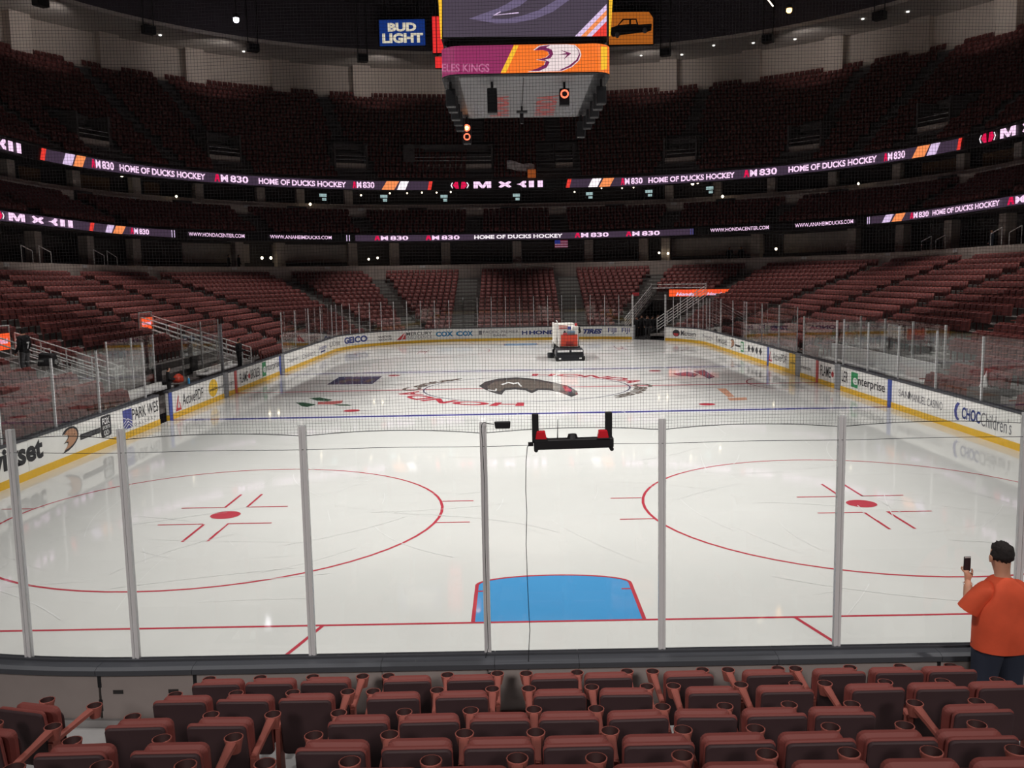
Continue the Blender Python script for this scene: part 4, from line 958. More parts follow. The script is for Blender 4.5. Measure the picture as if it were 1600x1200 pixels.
# main screen leaning out towards the stands
ys = lambda z: -4.6-(z-1.36)*.07
def mfn(x0, x1, z0, z1, off=0): return [(x0, ys(z0)-off, z0), (x1, ys(z0)-off, z0), (x1, ys(z1)-off, z1), (x0, ys(z1)-off, z1)]
MB().hexa([(-3.25, ys(1.36), 1.36), (3.25, ys(1.36), 1.36), (3.25, 4.5, 1.36), (-3.25, 4.5, 1.36), (-3.75, ys(7.6), 7.6), (3.75, ys(7.6), 7.6), (3.75, 5.0, 7.6), (-3.75, 5.0, 7.6)]).build('cabinet', M['black'], sb)
def plane_px(px, py, off):
    dr = ray(px, py); lo, hi = 20., 60.
    for _ in range(50):
        t = (lo+hi)/2; q = ofs(CP+t*dr)
        if q[1] < ys(q[2])-off: lo = t
        else: hi = t
    return ofs(CP+lo*dr)
def scr(name, pts, m, off):
    P = [plane_px(x, y, off) for x, y in pts]; tri = tessellate_polygon([[Vector((p[0], p[2], 0)) for p in P]])
    return MB().add(P, [tuple(t) for t in tri]).build(name, LED[m], sb)
scr('screen', [(692, 58), (949, 56.5), (951, -160), (690, -160)], 'screen', .02)
for k, pts in enumerate(([(684, -2), (690.5, -2), (690.5, 61), (688.5, 61)], [(951.5, -2), (957.5, -2), (954, 57), (951.5, 57)])):
    q = list(pts); q[0] = (pts[0][0]-(3 if k == 0 else 0), -60); q[1] = (pts[1][0]+(0 if k == 0 else 3), -60); scr('edge_light', q, 'yellow', .03)
scr('screen_emblem', c1([(235, 130), (330, 95), (430, 60), (500, 25), (540, 0), (620, -80), (700, -80), (640, 0), (590, 40), (520, 70), (410, 100), (390, 128), (500, 130), (600, 110), (720, 70), (840, 0), (930, -60), (1010, -60), (930, 0), (820, 80), (700, 130), (560, 158), (420, 162)]), 'screen2', .03)
scr('screen_emblem', c1([(400, 108), (450, 78), (460, 82), (420, 103), (580, 84), (580, 92)]), 'lav', .04)
scr('screen_stripe', c1([(970, 252), (1190, 28), (1190, 70), (1012, 252)]), 'lav', .03); scr('screen_stripe', c1([(1012, 252), (1190, 70), (1190, 108), (1050, 252)]), 'orange', .03)
scr('screen_stripe', c1([(1050, 252), (1190, 108), (1190, 148), (1088, 252)]), 'lav', .03); scr('screen_stripe', c1([(1088, 252), (1190, 148), (1190, 252)]), 'red', .03)
for sx in (-2.5, 2.5):
    for y in (-3, 3): MB().tube([(sx, y, 7.5), (sx, y, 21)], .06, 6).build('suspension_cable', M['black'], sb)

# ---- hanging sign boards at the far side of the roof
def sign(name, label, px0, px1, py0, py1, y, m, cut=0, edge=None):
    a, b = at(px0, py1, 1, y), at(px1, py0, 1, y); t = thing(name, label, 'sign', (0, y, 0)); w_ = b[0]-a[0]; h = b[2]-a[2]
    poly = [(0, 0), (1, 0), (1, 1-cut), (1-cut*.5, 1), (0, 1)] if cut else UNIT
    fn = lambda A, B, dp=0: (a[0]+w_*A, .02+dp, a[2]+h*B)
    MB().prism(poly, fn, .35).build('box', M['black'], t); MB().flat(shrink(poly, .96, .5, .5), lambda A, B: fn(A, B, -.025)).build('face', LED[m], t)
    for A in (.15, .85): MB().tube([(a[0]+w_*A, .15, a[2]+h*.95), (a[0]+w_*A, .15, 34)], .05, 5).build('hanger', M['black'], t)
    return t, fn
t, fn = sign('hanging_sign', 'dark blue illuminated beer sign with cream lettering', 592, 665, 29, 73, 86.5, 'budblue')
for s_, a0, a1, b0, b1 in (('BUD', .2, .8, .54, .86), ('LIGHT', .08, .94, .12, .48)):
    mb = MB(); text_on(mb, s_, lambda a, b: fn(a0+(a1-a0)*a, b0+(b1-b0)*b, -.05), .05); mb.build('lettering', LED['budtext'], t)
t, fn = sign('hanging_sign', 'orange illuminated sign picturing a dark pickup truck', 950, 1022, 17, 71, 86.5, 'signor', .2)
truck = [(.05, .35), (.04, .52), (.2, .58), (.32, .78), (.62, .78), (.66, .6), (.95, .62), (.94, .42), (.86, .38), (.3, .3), (.1, .24)]
mb = MB(); mb.flat(truck, lambda A, B: fn(A, B, -.05)); mb.build('truck_picture', M['zblack'], t)
mb = MB(); mb.flat([(.24, .6), (.34, .74), (.46, .74), (.46, .62)], lambda A, B: fn(A, B, -.06)); mb.flat([(.5, .62), (.5, .74), (.6, .74), (.62, .62)], lambda A, B: fn(A, B, -.06)); mb.build('truck_window', LED['signor'], t)
for cx_ in (.2, .8):
    mb = MB(); mb.flat(circ(.05, 14, cx_, .3+.12*(cx_ > .5), .09), lambda A, B: fn(A, B, -.06)); mb.build('truck_wheel', M['tgrey'], t)
t, fn = sign('hanging_sign', 'tall plain red illuminated sign behind the scoreboard', 676, 700, 24, 84, 86.5, 'signred')
t, fn = sign('hanging_sign', 'small red illuminated sign hung lowest behind the scoreboard', 680, 700, 88, 107, 86.2, 'signred')

# ---- roof lamps
def roof_lamp(px, py, y, label, m, r):
    p = at(px, py, 1, y); t = thing('roof_lamp', label, 'lamp', tuple(p)); n = 14
    MB().loft([[(r*.9*rr*math.cos(2*math.pi*k/n), r*.9*rr*math.sin(2*math.pi*k/n), r*zz) for k in range(n)] for rr, zz in ((.5, -.8), (.9, -.4), (1, 0), (.9, .4), (.5, .8))]).build('bulb', LED[m], t, True)
    MB().loft([[(r*rr*math.cos(2*math.pi*k/n), r*rr*math.sin(2*math.pi*k/n), r*zz) for k in range(n)] for rr, zz in ((1.2, .5), (1.0, 1.4), (.4, 1.8))]).build('shade', M['black'], t)
    MB().tube([(0, 0, r*1.7), (0, 0, 34-p[2])], .05, 6).build('hanger', M['black'], t)
roof_lamp(369, 31, 78, 'bright white roof lamp glowing above the left stand', 'lampw', .3); roof_lamp(1233, 16, 78, 'orange roof lamp glowing above the right stand', 'lampo', .3)
a, b = at(1199, -2, 1, 78), at(1208, 10, 1, 78)
t = thing('tube_lamp', 'short warm tube light under the roof right of the scoreboard', 'lamp', tuple(b)); MB().tube([(0, 0, 0), tuple(a-b)], .06, 8).build('tube', LED['lampy'], t); MB().tube([tuple(a-b), tuple(a-b+np.array((0, 0, 34-a[2])))], .04, 5).build('hanger', M['black'], t)
# flags / banners hanging in the far upper deck and concourse
def banner(label, px, py, w_, h, y, mats, nm='banner', zrot=0):
    p = at(px, py, 1, y); t = thing(nm, label, 'banner', tuple(p)); return t
p = at(865, 262, 1, 83.5)
bn = thing('banner', 'small orange square banner above the upper ribbon', 'banner', tuple(at(831, 278, 1, 81.2)))
for i in range(2):
    for j in range(2): MB().box(-.42+.42*i, -.02+.42*i, -.02, .02, .42*j, .4+.42*j).build('square', led('banner_orange', rgb(190, 96, 40), .5), bn)
bn = thing('flag', 'small flag with blue corner and red stripes hung under the lower ribbon', 'flag', tuple(at(877, 381, 1, 76.5)))  # cloth, corner and stripes glow faintly, brightness put into their colour
MB().box(-.62, .62, -.015, .015, -.35, .35).build('cloth', mat('flag_rose', rgb(150, 60, 90), .9, emit=.35, ecol=rgb(150, 60, 90)), bn); MB().box(-.62, -.1, -.03, -.017, 0, .35).build('corner', mat('flag_blue', rgb(40, 50, 120), .9, emit=.5, ecol=rgb(50, 60, 150)), bn)
for k in range(3): MB().box(-.08 if k > 1 else -.6, .62, -.03, -.017, -.3+.22*k, -.22+.22*k).build('stripe', mat('flag_stripe', rgb(190, 150, 170), .9, emit=.4, ecol=rgb(190, 150, 170)), bn)
bd = MB(); base = np.array(at(812, 256, 1, 83.0))
wv = thing('banner', 'crumpled pale banner draped over dark seats of the far upper deck', 'banner', tuple(base)); mb = MB()
for i in range(10):
    for j in range(4):
        f = lambda i, j: (-1.3+.28*i, -.15+.12*math.sin(i*1.3+j), .35-.22*j-.05*i+.08*math.sin(i*.9))
        mb.add([f(i, j), f(i+1, j), f(i+1, j+1), f(i, j+1)], [(0, 1, 2, 3)])
mb.build('cloth', mat('banner_pale', rgb(210, 205, 205), .9, noise=.3, nscale=3), wv, True)

# ================================================================== ICE RESURFACER
zm = thing('ice_resurfacer', 'white and red ice resurfacing machine driving on the far ice', 'vehicle', (2.75, 43.2, 0), math.radians(3)); zm.scale = (.8, 1, 1.03)
sbv = smooth_bevel
MB().box(-.62, .62, .55, 3.6, .42, .75).build('chassis', M['zblack'], zm)
sbv(MB().hexa([(-.72, .5, .72), (.72, .5, .72), (.72, 2.2, .72), (-.72, 2.2, .72), (-.74, .42, 1.72), (.74, .42, 1.72), (.74, 2.2, 1.9), (-.74, 2.2, 1.9)]).build('tank_body', M['zwhite'], zm), .05)
sbv(MB().hexa([(-.74, 2.2, .72), (.74, 2.2, .72), (.7, 3.7, .8), (-.7, 3.7, .8), (-.74, 2.2, 2.0), (.74, 2.2, 2.0), (.7, 3.6, 2.0), (-.7, 3.6, 2.0)]).build('snow_tank', M['zwhite'], zm), .05)
sbv(MB().box(-.56, .66, .36, .5, .78, 1.44).build('rear_panel', M['zred'], zm), .02)
sbv(MB().box(-.2, .34, .33, .37, .82, 1.06).build('panel_hatch', mat('machine_dark_red', rgb(160, 48, 44), .5), zm), .02)
MB().box(-.4, -.12, .34, .42, 1.46, 1.54).build('red_plate', M['tred'], zm); MB().box(-.08, .46, .34, .42, 1.56, 1.64).build('blue_plate', mat('print_steel', rgb(110, 140, 170), .5), zm); MB().box(-.08, .46, .34, .42, 1.46, 1.53).build('grey_plate', M['tgrey'], zm)
MB().hexa([(-.4, .35, 1.57), (-.2, .35, 1.57), (-.2, .4, 1.57), (-.4, .4, 1.57), (-.32, .35, 1.68), (-.26, .35, 1.68), (-.26, .4, 1.68), (-.32, .4, 1.68)]).build('emblem', M['tblack'], zm)
sbv(MB().hexa([(-.76, .45, 1.72), (.1, .45, 1.72), (.1, 1.0, 1.74), (-.76, 1.0, 1.74), (-.76, .5, 2.06), (.0, .5, 1.98), (.0, 1.0, 1.98), (-.76, 1.0, 2.08)]).build('cowl', M['zwhite'], zm), .03)
for k, (z, m) in enumerate(((1.8, 'tred'), (1.93, 'orange'))): MB().box(-.7, -.1+.05*k, .43, .46, z, z+.04).build('cowl_stripe', M[m], zm)
MB().box(-.05, .2, .42, .46, 1.74, 1.92).build('number_plate', M['tpurp'], zm)
sbv(MB().box(.3, .74, .45, 1.0, 1.72, 1.92).build('seat_shell', M['zwhite'], zm), .03)
cond = sbv(MB().hexa([(-1.02, -.35, .04), (1.02, -.35, .04), (1.02, .5, .04), (-1.02, .5, .04), (-1.0, -.2, .62), (1.0, -.2, .62), (1.0, .5, .7), (-1.0, .5, .7)]).build('conditioner', M['zblack'], zm), .06)
for x0, x1 in ((-.92, -.06), (.12, .92)): MB().box(x0, x1, -.3, -.2, .5, .6).build('chrome_bar', M['rail'], cond)
for sx in (-1, 1):
    w_ = MB().tube([(sx*.92, -.3, .14), (sx*1.06, -.3, .14)], .14, 14).build('end_roller', M['rubber'], cond)
    MB().box(sx*.75-.08, sx*.75+.08, -.38, -.33, .1, .18).build('reflector', M['rail'], cond)
    for yy in (1.1, 3.0):
        wl = MB().tube([(sx*.66, yy, .38), (sx*.92, yy, .38)], .38, 18).build('wheel', M['rubber'], zm); MB().tube([(sx*.9, yy, .38), (sx*.94, yy, .38)], .16, 12).build('hub', M['rail'], wl)
MB().tube([(-.95, 2.2, .5), (-.95, 2.2, .9), (-1.05, 2.0, 1.0)], .05, 6).build('brush_arm', M['rail'], zm); MB().tube([(-1.15, 2.0, .02), (-1.15, 2.0, .3)], .26, 12).build('edge_brush', M['zblack'], zm)
MB().box(-.86, -.78, 1.2, 3.2, .9, 2.05).build('side_rail_panel', M['zwhite'], zm); MB().tube([(-.82, .55, 1.3), (-.82, .55, 2.2), (-.82, 1.0, 2.24)], .03, 6).build('grab_rail', M['rail'], zm)

# ================================================================== PEOPLE (small)
def small_person(name, label, loc, rz, mats, h=1.75, arms='down', group=None, crouch=0.0):
    k = h/1.75
    J = [(0, 0, .95), (0, .01, 1.15), (0, .01, 1.36), (0, 0, 1.5), (0, .02, 1.58), (0, .03, 1.66), (0, .02, 1.74),
         (.1, 0, .9), (.12, .02, .5), (.12, -.02, .1), (.12, .12, .04), (-.1, 0, .9), (-.12, .02, .5), (-.12, -.02, .1), (-.12, .12, .04),
         (.2, 0, 1.42), (.26, -.02, 1.14), (.25, .12, .93), (.24, .16, .82), (-.2, 0, 1.42), (-.26, -.02, 1.14), (-.25, .12, .93), (-.24, .16, .82)]
    if arms == 'front':
        J[17], J[18] = (.14, .24, 1.1), (.06, .3, 1.14); J[21], J[22] = (-.14, .24, 1.1), (-.06, .3, 1.14)
    E_ = [(0, 1), (1, 2), (2, 3), (3, 4), (4, 5), (5, 6), (0, 7), (7, 8), (8, 9), (9, 10), (0, 11), (11, 12), (12, 13), (13, 14), (2, 15), (15, 16), (16, 17), (17, 18), (2, 19), (19, 20), (20, 21), (21, 22)]
    r = [(.17, .12), (.17, .12), (.19, .12), .065, .085, .1, .07, .1, .07, .05, .045, .1, .07, .05, .045, .08, .06, .045, .04, .08, .06, .045, .04]
    me = skin_mesh([(x*k, y*k, z*k) for x, y, z in J], E_, [tuple(q*k for q in a) if isinstance(a, tuple) else a*k for a in r], 0, 1)
    for m in mats: me.materials.append(m)      # skin, top, trousers, shoes, hair
    for p in me.polygons:
        z = p.center.z/k; y = p.center.y/k; x = abs(p.center.x)/k
        p.material_index = (4 if z > 1.66 or (y < 0.0 and z > 1.55) else 0) if z > 1.5 else (0 if (x > .2 and z < .9 and z > .75) else (1 if z > .93 else (2 if z > .1 else 3)))
    o = link(name, me); o.location = loc; o.rotation_euler = (0, 0, rz); return tag(o, label, 'person', group)
blk = [M['skin'], M['jersey'], M['jersey'], M['jersey'], M['hair']]
greyt = [M['skin'], M['jersey'], M['greycl'], M['jersey'], M['hair']]
def bowl_z(d): return Z0+RR*max(0, round((d-D0)/RP))
# group waiting in the vehicle tunnel
for i, (px, dd, mats, lb) in enumerate(((995, 1.0, blk, 'person in black at the left edge of the dark tunnel mouth'), (1003, 2.7, blk, 'person in black second from the left in the tunnel mouth'), (1011.5, 1.2, greyt, 'person with grey trousers in the middle of the tunnel mouth'), (1020, 2.4, greyt, 'person in dark top right of centre in the tunnel mouth'), (1028, 3.6, blk, 'person in black at the right side of the tunnel mouth'))):
    v = v_at_px(px, dd, 1.0); p = pos(v, dd, .012); small_person('person', lb, tuple(p), math.pi+.3*(i-2), mats, 1.72+.04*(i % 3))
# supporter with number 7, on the left stairs
s7 = small_person('person', 'fan in a black jersey numbered 7 standing on the left stairs', (-17.62, 22.1, row_z(4)), math.radians(80), [M['skin'], M['jersey'], M['greycl'], M['jersey'], M['hair']], 1.82)
small_person('person', 'person in dark clothes leaning by the far end of the player bench', (-14.1, 34.9, .45), math.radians(-95), blk, 1.75, 'front')
small_person('person', 'person in black bending over the near player bench', (-13.6, 24.5, .45), math.radians(-60), blk, 1.35, 'front')
small_person('person', 'spectator in dark blue standing at the concourse wall on the right', tuple(pos(v_at_px(1550, 15.8, 6.6), 15.8, 5.6)), math.radians(80), [M['skin'], M['denim'], M['denim'], M['jersey'], M['hair']], 1.7)
small_person('person', 'dark figure on the left concourse under the web address ribbon', tuple(pos(v_at_px(357, 17.0, 6.6), 17.0, 5.6)), math.radians(-60), blk, 1.75)
small_person('person', 'dark figure with pale face on the left concourse, right of another', tuple(pos(v_at_px(373, 17.0, 6.6), 17.0, 5.6)), math.radians(-60), blk, 1.75)
small_person('person', 'dark figure on the right concourse under the web address ribbon', tuple(pos(v_at_px(1140, 17.0, 6.6), 17.0, 5.6)), math.radians(160), blk, 1.75)
small_person('person', 'dark figure on the right concourse, right of another figure', tuple(pos(v_at_px(1158, 17.0, 6.6), 17.0, 5.6)), math.radians(160), blk, 1.75)
# driver
drv = small_person('person', 'driver in a dark top on the ice resurfacer', (3.2, 43.9, .55), 0, [M['skin'], M['jersey'], M['jersey'], M['jersey'], M['tred']], 1.62, 'front')
# jersey number on the fan's back
def on_back(o, s, x0, x1, z0, z1, m, yb=-.175):
    mb = MB(); text_on(mb, s, lambda a, b: (x0+(x1-x0)*a, yb, z0+(z1-z0)*b), .04); t = mb.build('jersey_number', m, o); return t
on_back(s7, '7', -.07, .07, 1.08, 1.32, M['twhite'])
# ================================================================== BENCH AREA, RAILS, SIGNS
def rails(label, y, d0, d1, sgn, nbar=4, sep=.75):
    t = thing('stair_rail', label, 'handrail', (sgn*(HX+d0), y, 0)); o0 = np.array(t.location)
    for yy in (y-sep, y+sep):
        for k in range(nbar):
            h = 1.05-.24*k; a = np.array((sgn*(HX+d0), yy, .45+.345*(d0-1.2)+h)); b = np.array((sgn*(HX+d1), yy, .45+.345*(d1-1.2)+h))
            MB().tube([a-o0, b-o0], .026, 6).build('rail', M['rail'], t)
        n = 4
        for k in range(n+1):
            d = d0+(d1-d0)*k/n; g = .45+.345*(d-1.2); q = np.array((sgn*(HX+d), yy, g))
            MB().tube([q-o0+np.array((0, 0, -.25)), q-o0+np.array((0, 0, 1.06))], .026, 6).build('post', M['rail'], t)
    return t
rails('steel stair rails descending to the far end of the player bench', 36.65, 1.3, 6.3, -1)
rails('steel stair rails descending beside the fan in the number 7 jersey', 23.4, 2.4, 6.1, -1)
for lb, y, d in (('orange sign hung on the stair rails left of the player bench', 36.65, 6.35), ('orange sign on the stair rails at the left picture edge', 23.4, 6.3)):
    t = thing('tunnel_sign', lb, 'sign', (-HX-d, y, .45+.345*(d-1.2))); MB().box(-.06, .0, -.75, .75, .35, 1.0).build('panel', M['black'], t); MB().box(.0, .012, -.73, .73, .38, .98).build('face', LED['tunnel'], t)
    mb = MB(); text_on(mb, 'Original', lambda a, b: (.02, -.55+1.1*a, .55+.25*b), .02); mb.build('lettering', LED['lav'], t)
    MB().tube([(-.03, -.78, 0), (-.03, -.78, 1.25), (-.03, .78, 1.25), (-.03, .78, 0)], .03, 6).build('frame', M['rail'], t)
# tunnel rails and sign in the far right corner
t = thing('tunnel_rail', 'steel railings around the vehicle tunnel in the far right corner', 'handrail', tuple(pos(TV1, 1.0, 0))); o0 = np.array(t.location)
for v in (TV1-.012, TV2+.012):
    for k in range(5):
        h = 1.1-.22*k; MB().tube([pos(v, .9, .5+h)-o0, pos(v, TD, row_z(kk)+.05+h)-o0], .03, 5).build('rail', M['rail'], t)
    for d in frange(.9, TD, 5): MB().tube([pos(v, d, .4+.345*(d-.9))-o0, pos(v, d, .5+.345*(d-.9)+1.1)-o0], .03, 5).build('post', M['rail'], t)
for h in (.75, 1.05): MB().tube([pos(v, TD, row_z(kk)+.2+h)-o0 for v in frange(TV1-.012, TV2+.012, 6)], .03, 5).build('rail', M['rail'], t)
t = thing('tunnel_sign', 'long orange light sign above the dark vehicle tunnel', 'sign', tuple(pos((TV1+TV2)/2, TD, 3.0))); o0 = np.array(t.location)
pA, pB = at(1045, 463.5, 1, 66.3), at(1141, 463, 1, 65.0); hh = 12*74/FPX*.93
def tfn(a, b, off=0):
    q = pA+(pB-pA)*a+np.array((-.03, -off, hh*b)); return q-o0
MB().prism(UNIT, lambda a, b, dp: tfn(a, b, .0)+np.array((0, dp, 0)), .12).build('box', M['black'], t); MB().flat(shrink(UNIT, .985, .5, .5), lambda a, b: tfn(a, b, .02)).build('face', LED['tunnel'], t)
for a0, a1 in ((.12, .42), (.62, .9)):
    mb = MB(); text_on(mb, 'Honda', lambda a, b: tfn(a0+(a1-a0)*a, .12+.45*b, .05), .04, .3); mb.build('lettering', LED['lav'], t)
    mb = MB(); text_on(mb, 'ANAHEIM', lambda a, b: tfn(a0+.06+(a1-a0-.1)*a, .66+.22*b, .05), .02); mb.build('lettering', LED['red'], t)
for nm, v in (('left', TUN[0]), ('right', TUN[1])):
    g = thing('gate_post', 'tall white gate post at the %s of the vehicle tunnel' % nm, 'post', tuple(pos(v, .05, 0)))
    MB().box(-.06, .06, -.06, .06, 0, 3.45).build('post', M['postal'], g)
    if nm == 'left':
        MB().box(.0, .5, -.05, .05, 3.35, 3.6).build('red_pad', M['tred'], g); MB().box(.05, .2, -.04, .06, 0, 1.1).build('gate_edge', M['greyp'], g)
# player bench pieces
t = thing('player_bench', 'long white player bench wall behind the left boards', 'bench', (-14.3, 22.9, 0)); MB().box(-.5, -.35, -.4, 3.6, .45, 1.0).build('back_wall', M['board'], t); MB().box(-.35, .1, -.4, 3.6, .8, .86).build('seat', M['panel'], t)
for y in (-.2, 1.6, 3.4): MB().box(-.3, .05, y-.05, y+.05, .45, .8).build('leg', M['greyp'], t)
t = thing('player_bench', 'white player bench beyond the divider on the left', 'bench', (-14.3, 33.0, 0)); MB().box(-.5, -.35, -2.6, 2.5, .45, 1.0).build('back_wall', M['board'], t); MB().box(-.35, .1, -2.6, 2.5, .8, .86).build('seat', M['panel'], t)
for y in (-2.3, 0, 2.2): MB().box(-.3, .05, y-.05, y+.05, .45, .8).build('leg', M['greyp'], t)
t = thing('equipment_bag', 'bright orange equipment bag on the near player bench', 'bag', (-14.4, 27.6, .86)); MB().loft([[(.22*a*math.cos(2*math.pi*k/12), .34*a*math.sin(2*math.pi*k/12), z) for k in range(12)] for a, z in ((.9, 0), (.95, .1), (.75, .24), (.3, .34))]).build('body', M['zred'], t, True); MB().tube([(0, -.09, .32), (0, -.06, .42), (0, .06, .42), (0, .09, .32)], .02, 6).build('handle', M['black'], t)
t = thing('water_bottle', 'blue water bottle standing on the left boards', 'bottle', (-13.02, 25.0, 1.07)); MB().loft([[(r*math.cos(2*math.pi*k/12), r*math.sin(2*math.pi*k/12), z) for k in range(12)] for r, z in ((.04, 0), (.045, .02), (.045, .18), (.03, .22))]).build('body', M['blue'], t, True); MB().tube([(0, 0, .22), (0, 0, .27)], .018, 8).build('cap', M['twhite'], t)
for i, (y, z) in enumerate(((28.3, 1.0), (31.0, 1.15))):
    t = thing('player_chair', 'black padded chair on the player bench, %s' % ('left of the divider' if i == 0 else 'right of the divider'), 'chair', (-14.95, y+(.6 if i else -.9), .45)); smooth_bevel(MB().box(-.3, -.15, -.35, .35, .4, 1.15).build('backrest', M['black'], t), .05); smooth_bevel(MB().box(-.2, .3, -.35, .35, .38, .5).build('seat', M['black'], t), .04); MB().box(-.04, .04, -.04, .04, .05, .4).build('stem', M['greyp'], t); MB().box(-.25, .25, -.25, .25, 0, .05).build('base', M['black'], t)
t = thing('penalty_bench', 'pale penalty box bench behind the right boards', 'bench', (14.3, 28, 0)); MB().box(.35, .5, -5, 5.5, .45, 1.5).build('back_wall', M['panel'], t); MB().box(-.1, .35, -5, 5.5, .8, .86).build('seat', M['panel'], t)
for y in (-4, 0, 4): MB().box(-.05, .3, y-.05, y+.05, .45, .8).build('leg', M['greyp'], t)
t = thing('folded_towel', 'white cloth peaked like a fin behind the right glass', 'towel', tuple(at(1537, 605, 0, 13.55))); mb = MB()
N = 9
rings = []
for j in range(N):
    u = j/(N-1); wd = .2*(1-u)**1.3+.006; cx_ = .14*u**1.4; rings.append([(.1*(1-u)*math.sin(k*math.pi/4)+.0, -(cx_+wd*math.cos(k*math.pi/4)), .52*u) for k in range(8)])
mb.loft(rings).build('cloth', M['whitecl'], t, True); MB().box(-.3, .25, -.5, .4, -.5, -.02).build('ledge_box', M['concd'], t)

# ================================================================== NEAR STAND
NZ = [.45, .66, .9, 1.2, 1.5, 1.8, 2.1, 2.4, 2.75, 3.1]
BACK = [-1.2, -1.95, -2.8, -3.7, -4.55, -5.4, -6.25, -7.1, -8.0, -8.85]
pts = [(-.3, .0), (-.3, .45)]
for k in range(10):
    y1 = BACK[k]-.16; pts += [(y1, NZ[k])]
    if k < 9: pts += [(y1, NZ[k+1])]
pts += [(-12, 3.1)]
mb = MB(); mb.loft([[(x, y, z) for y, z in pts] for x in (-14, 14)], 0, False); mb.f = [f for f in mb.f if not ({0, len(pts)-1} <= set(f))]; mb.m = [0]*len(mb.f)
nfl = struct(mb.build('floor_near_stand', M['floorg'])); nfl['label'] = 'grey stepped floor under the nearest seats'
t = thing('floor_mat', 'dark rubber mat with pale inset on the near aisle floor', 'mat', (-3.85, -1.72, .66)); MB().box(-.3, .42, -.2, .2, 0, .015).build('border', M['seam'], t); MB().box(-.12, .35, -.13, .12, .01, .022).build('inset', M['twhite'], t)

def arm_parts(root, x):
    n = 14
    mb = MB(); prof_ = [(-.02, .60, .022), (.10, .615, .024), (.25, .63, .024), (.37, .645, .03), (.43, .65, .032)]
    rings = []
    for y, z, w_ in prof_: rings.append([(x-w_, y, z-.018), (x-w_, y, z+.012), (x-w_*.6, y, z+.02), (x+w_*.6, y, z+.02), (x+w_, y, z+.012), (x+w_, y, z-.018)])
    ar = mb.loft(rings).build('armrest', M['arm'], root)
    c = (x, .48, .655); mb = MB()
    P = [(.042, -.085), (.056, -.02), (.063, .012), (.064, .018), (.057, .018), (.050, -.02), (.038, -.075)]
    rr = [[(c[0]+r*math.cos(2*math.pi*k/n), c[1]+r*math.sin(2*math.pi*k/n), c[2]+z) for k in range(n)] for r, z in P]
    mb.loft(rr[:5], 0, False); ch = mb.build('cup_holder', M['arm'], ar, True)
    mb = MB(); mb.loft(rr[4:], 0, False); mb.add(rr[-1], [tuple(range(n))]); mb.build('cup_well', mat('cup_well_dark', rgb(58, 34, 34), .6), ar, True)
    mb = MB(); mb.hexa([(x-.02, -.06, 0), (x+.02, -.06, 0), (x+.02, .1, 0), (x-.02, .1, 0), (x-.018, -.03, .6), (x+.018, -.03, .6), (x+.018, .06, .6), (x-.018, .06, .6)]); mb.build('standard', M['arm'], root)
def near_seat(arms=(-1,)):
    r = bpy.data.objects.new('padded_seat', None); COL.objects.link(r); r.empty_display_size = .1
    def slab(w_, h, rad, z0, y0, tilt, th, nm, m, inset=.012):
        poly = rrect(w_, h, rad, 4); mb = MB(); rings = []
        for dy, sc_ in ((0, 1-inset*2/w_*1.5), (inset, 1), (th-inset, 1), (th, 1-inset*2/w_*1.5)):
            rings.append([(px*sc_, y0+dy-(pz*sc_+h/2)*tilt, z0+h/2+pz*sc_) for px, pz in poly])
        return mb.loft(rings).build(nm, m, r, False)
    slab(.43, .50, .035, .37, .03, .16, .03, 'backrest', M['seat'], .006)
    slab(.418, .486, .03, .372, .008, .16, .026, 'back_shell', M['shell'], .006)
    slab(.40, .44, .05, .385, .115, .05, .075, 'seat_cushion', M['seat'], .02)
    slab(.38, .36, .05, .40, .192, .05, .02, 'seat_underside', M['shell'], .006)
    for s in arms: arm_parts(r, s*.238)
    return r
SA, SL, SR_ = near_seat((-1, 1)), near_seat((-1,)), near_seat((1,))
ROWPX = [
    [(298, 372), (383, 454), (469, 542), (599, 671), (699, 771), (830, 903), (915, 988), (1042, 1116), (1169, 1241), (1281, 1355), (1371, 1446), (1455, 1530)],
    [(236, 319), (337, 417), (434, 516), (572, 654), (681, 761), (835, 915), (939, 1020), (1077, 1160), (1191, 1274), (1335, 1416), (1436, 1517), (1534, 1615)],
    [(160, 255), (289, 383), (511, 604), (624, 716), (735, 827), (843, 936), (952, 1046), (1061, 1152), (1170, 1263), (1278, 1370), (1497, 1587)],
    [(50, 156), (200, 309), (462, 567), (596, 704), (727, 832), (850, 959), (977, 1086), (1105, 1213), (1232, 1340), (1361, 1467), (1489, 1595)],
    [(-62+147*q, 58+147*q) for q in range(12) if q != 2],
]
used = {}
NAME12 = ['first', 'second', 'third', 'fourth', 'fifth', 'sixth', 'seventh', 'eighth', 'ninth', 'tenth', 'eleventh', 'twelfth', 'thirteenth']
ROWN = ['row nearest the glass', 'second row from the glass', 'third row from the glass', 'fourth row from the glass', 'row at the bottom picture edge']
def place(proto, key, x, y, z, rz, label, group):
    o = proto if key not in used else copy_tree(proto); used[key] = 1
    o.location = (x, y, z); o.rotation_euler = (0, 0, rz); return tag(o, label, 'seat', group)
for k, row in enumerate(ROWPX):
    zt_ = NZ[k]+.86
    for i, (a, b) in enumerate(row):
        x = at((a+b)/2, 0, 1, BACK[k]-.08)[0]
        # the pixel column at the seat's own height
        lo = None; dx = 0
        for it in range(4):
            px_, _ = pj((x, BACK[k]-.08, zt_)); x += ((a+b)/2-px_)*(BACK[k]+8.8)/FPX
        key, proto = ('b', SA) if (i+1 == len(row) or row[i+1][0]-b > 30+6*k) else ('l', SL)
        place(proto, key, x, BACK[k], NZ[k], rnd.uniform(-.03, .03), 'maroon padded tip-up seat, %s from the left in the %s' % (NAME12[i], ROWN[k]), 'padded seats in the %s' % ROWN[k])
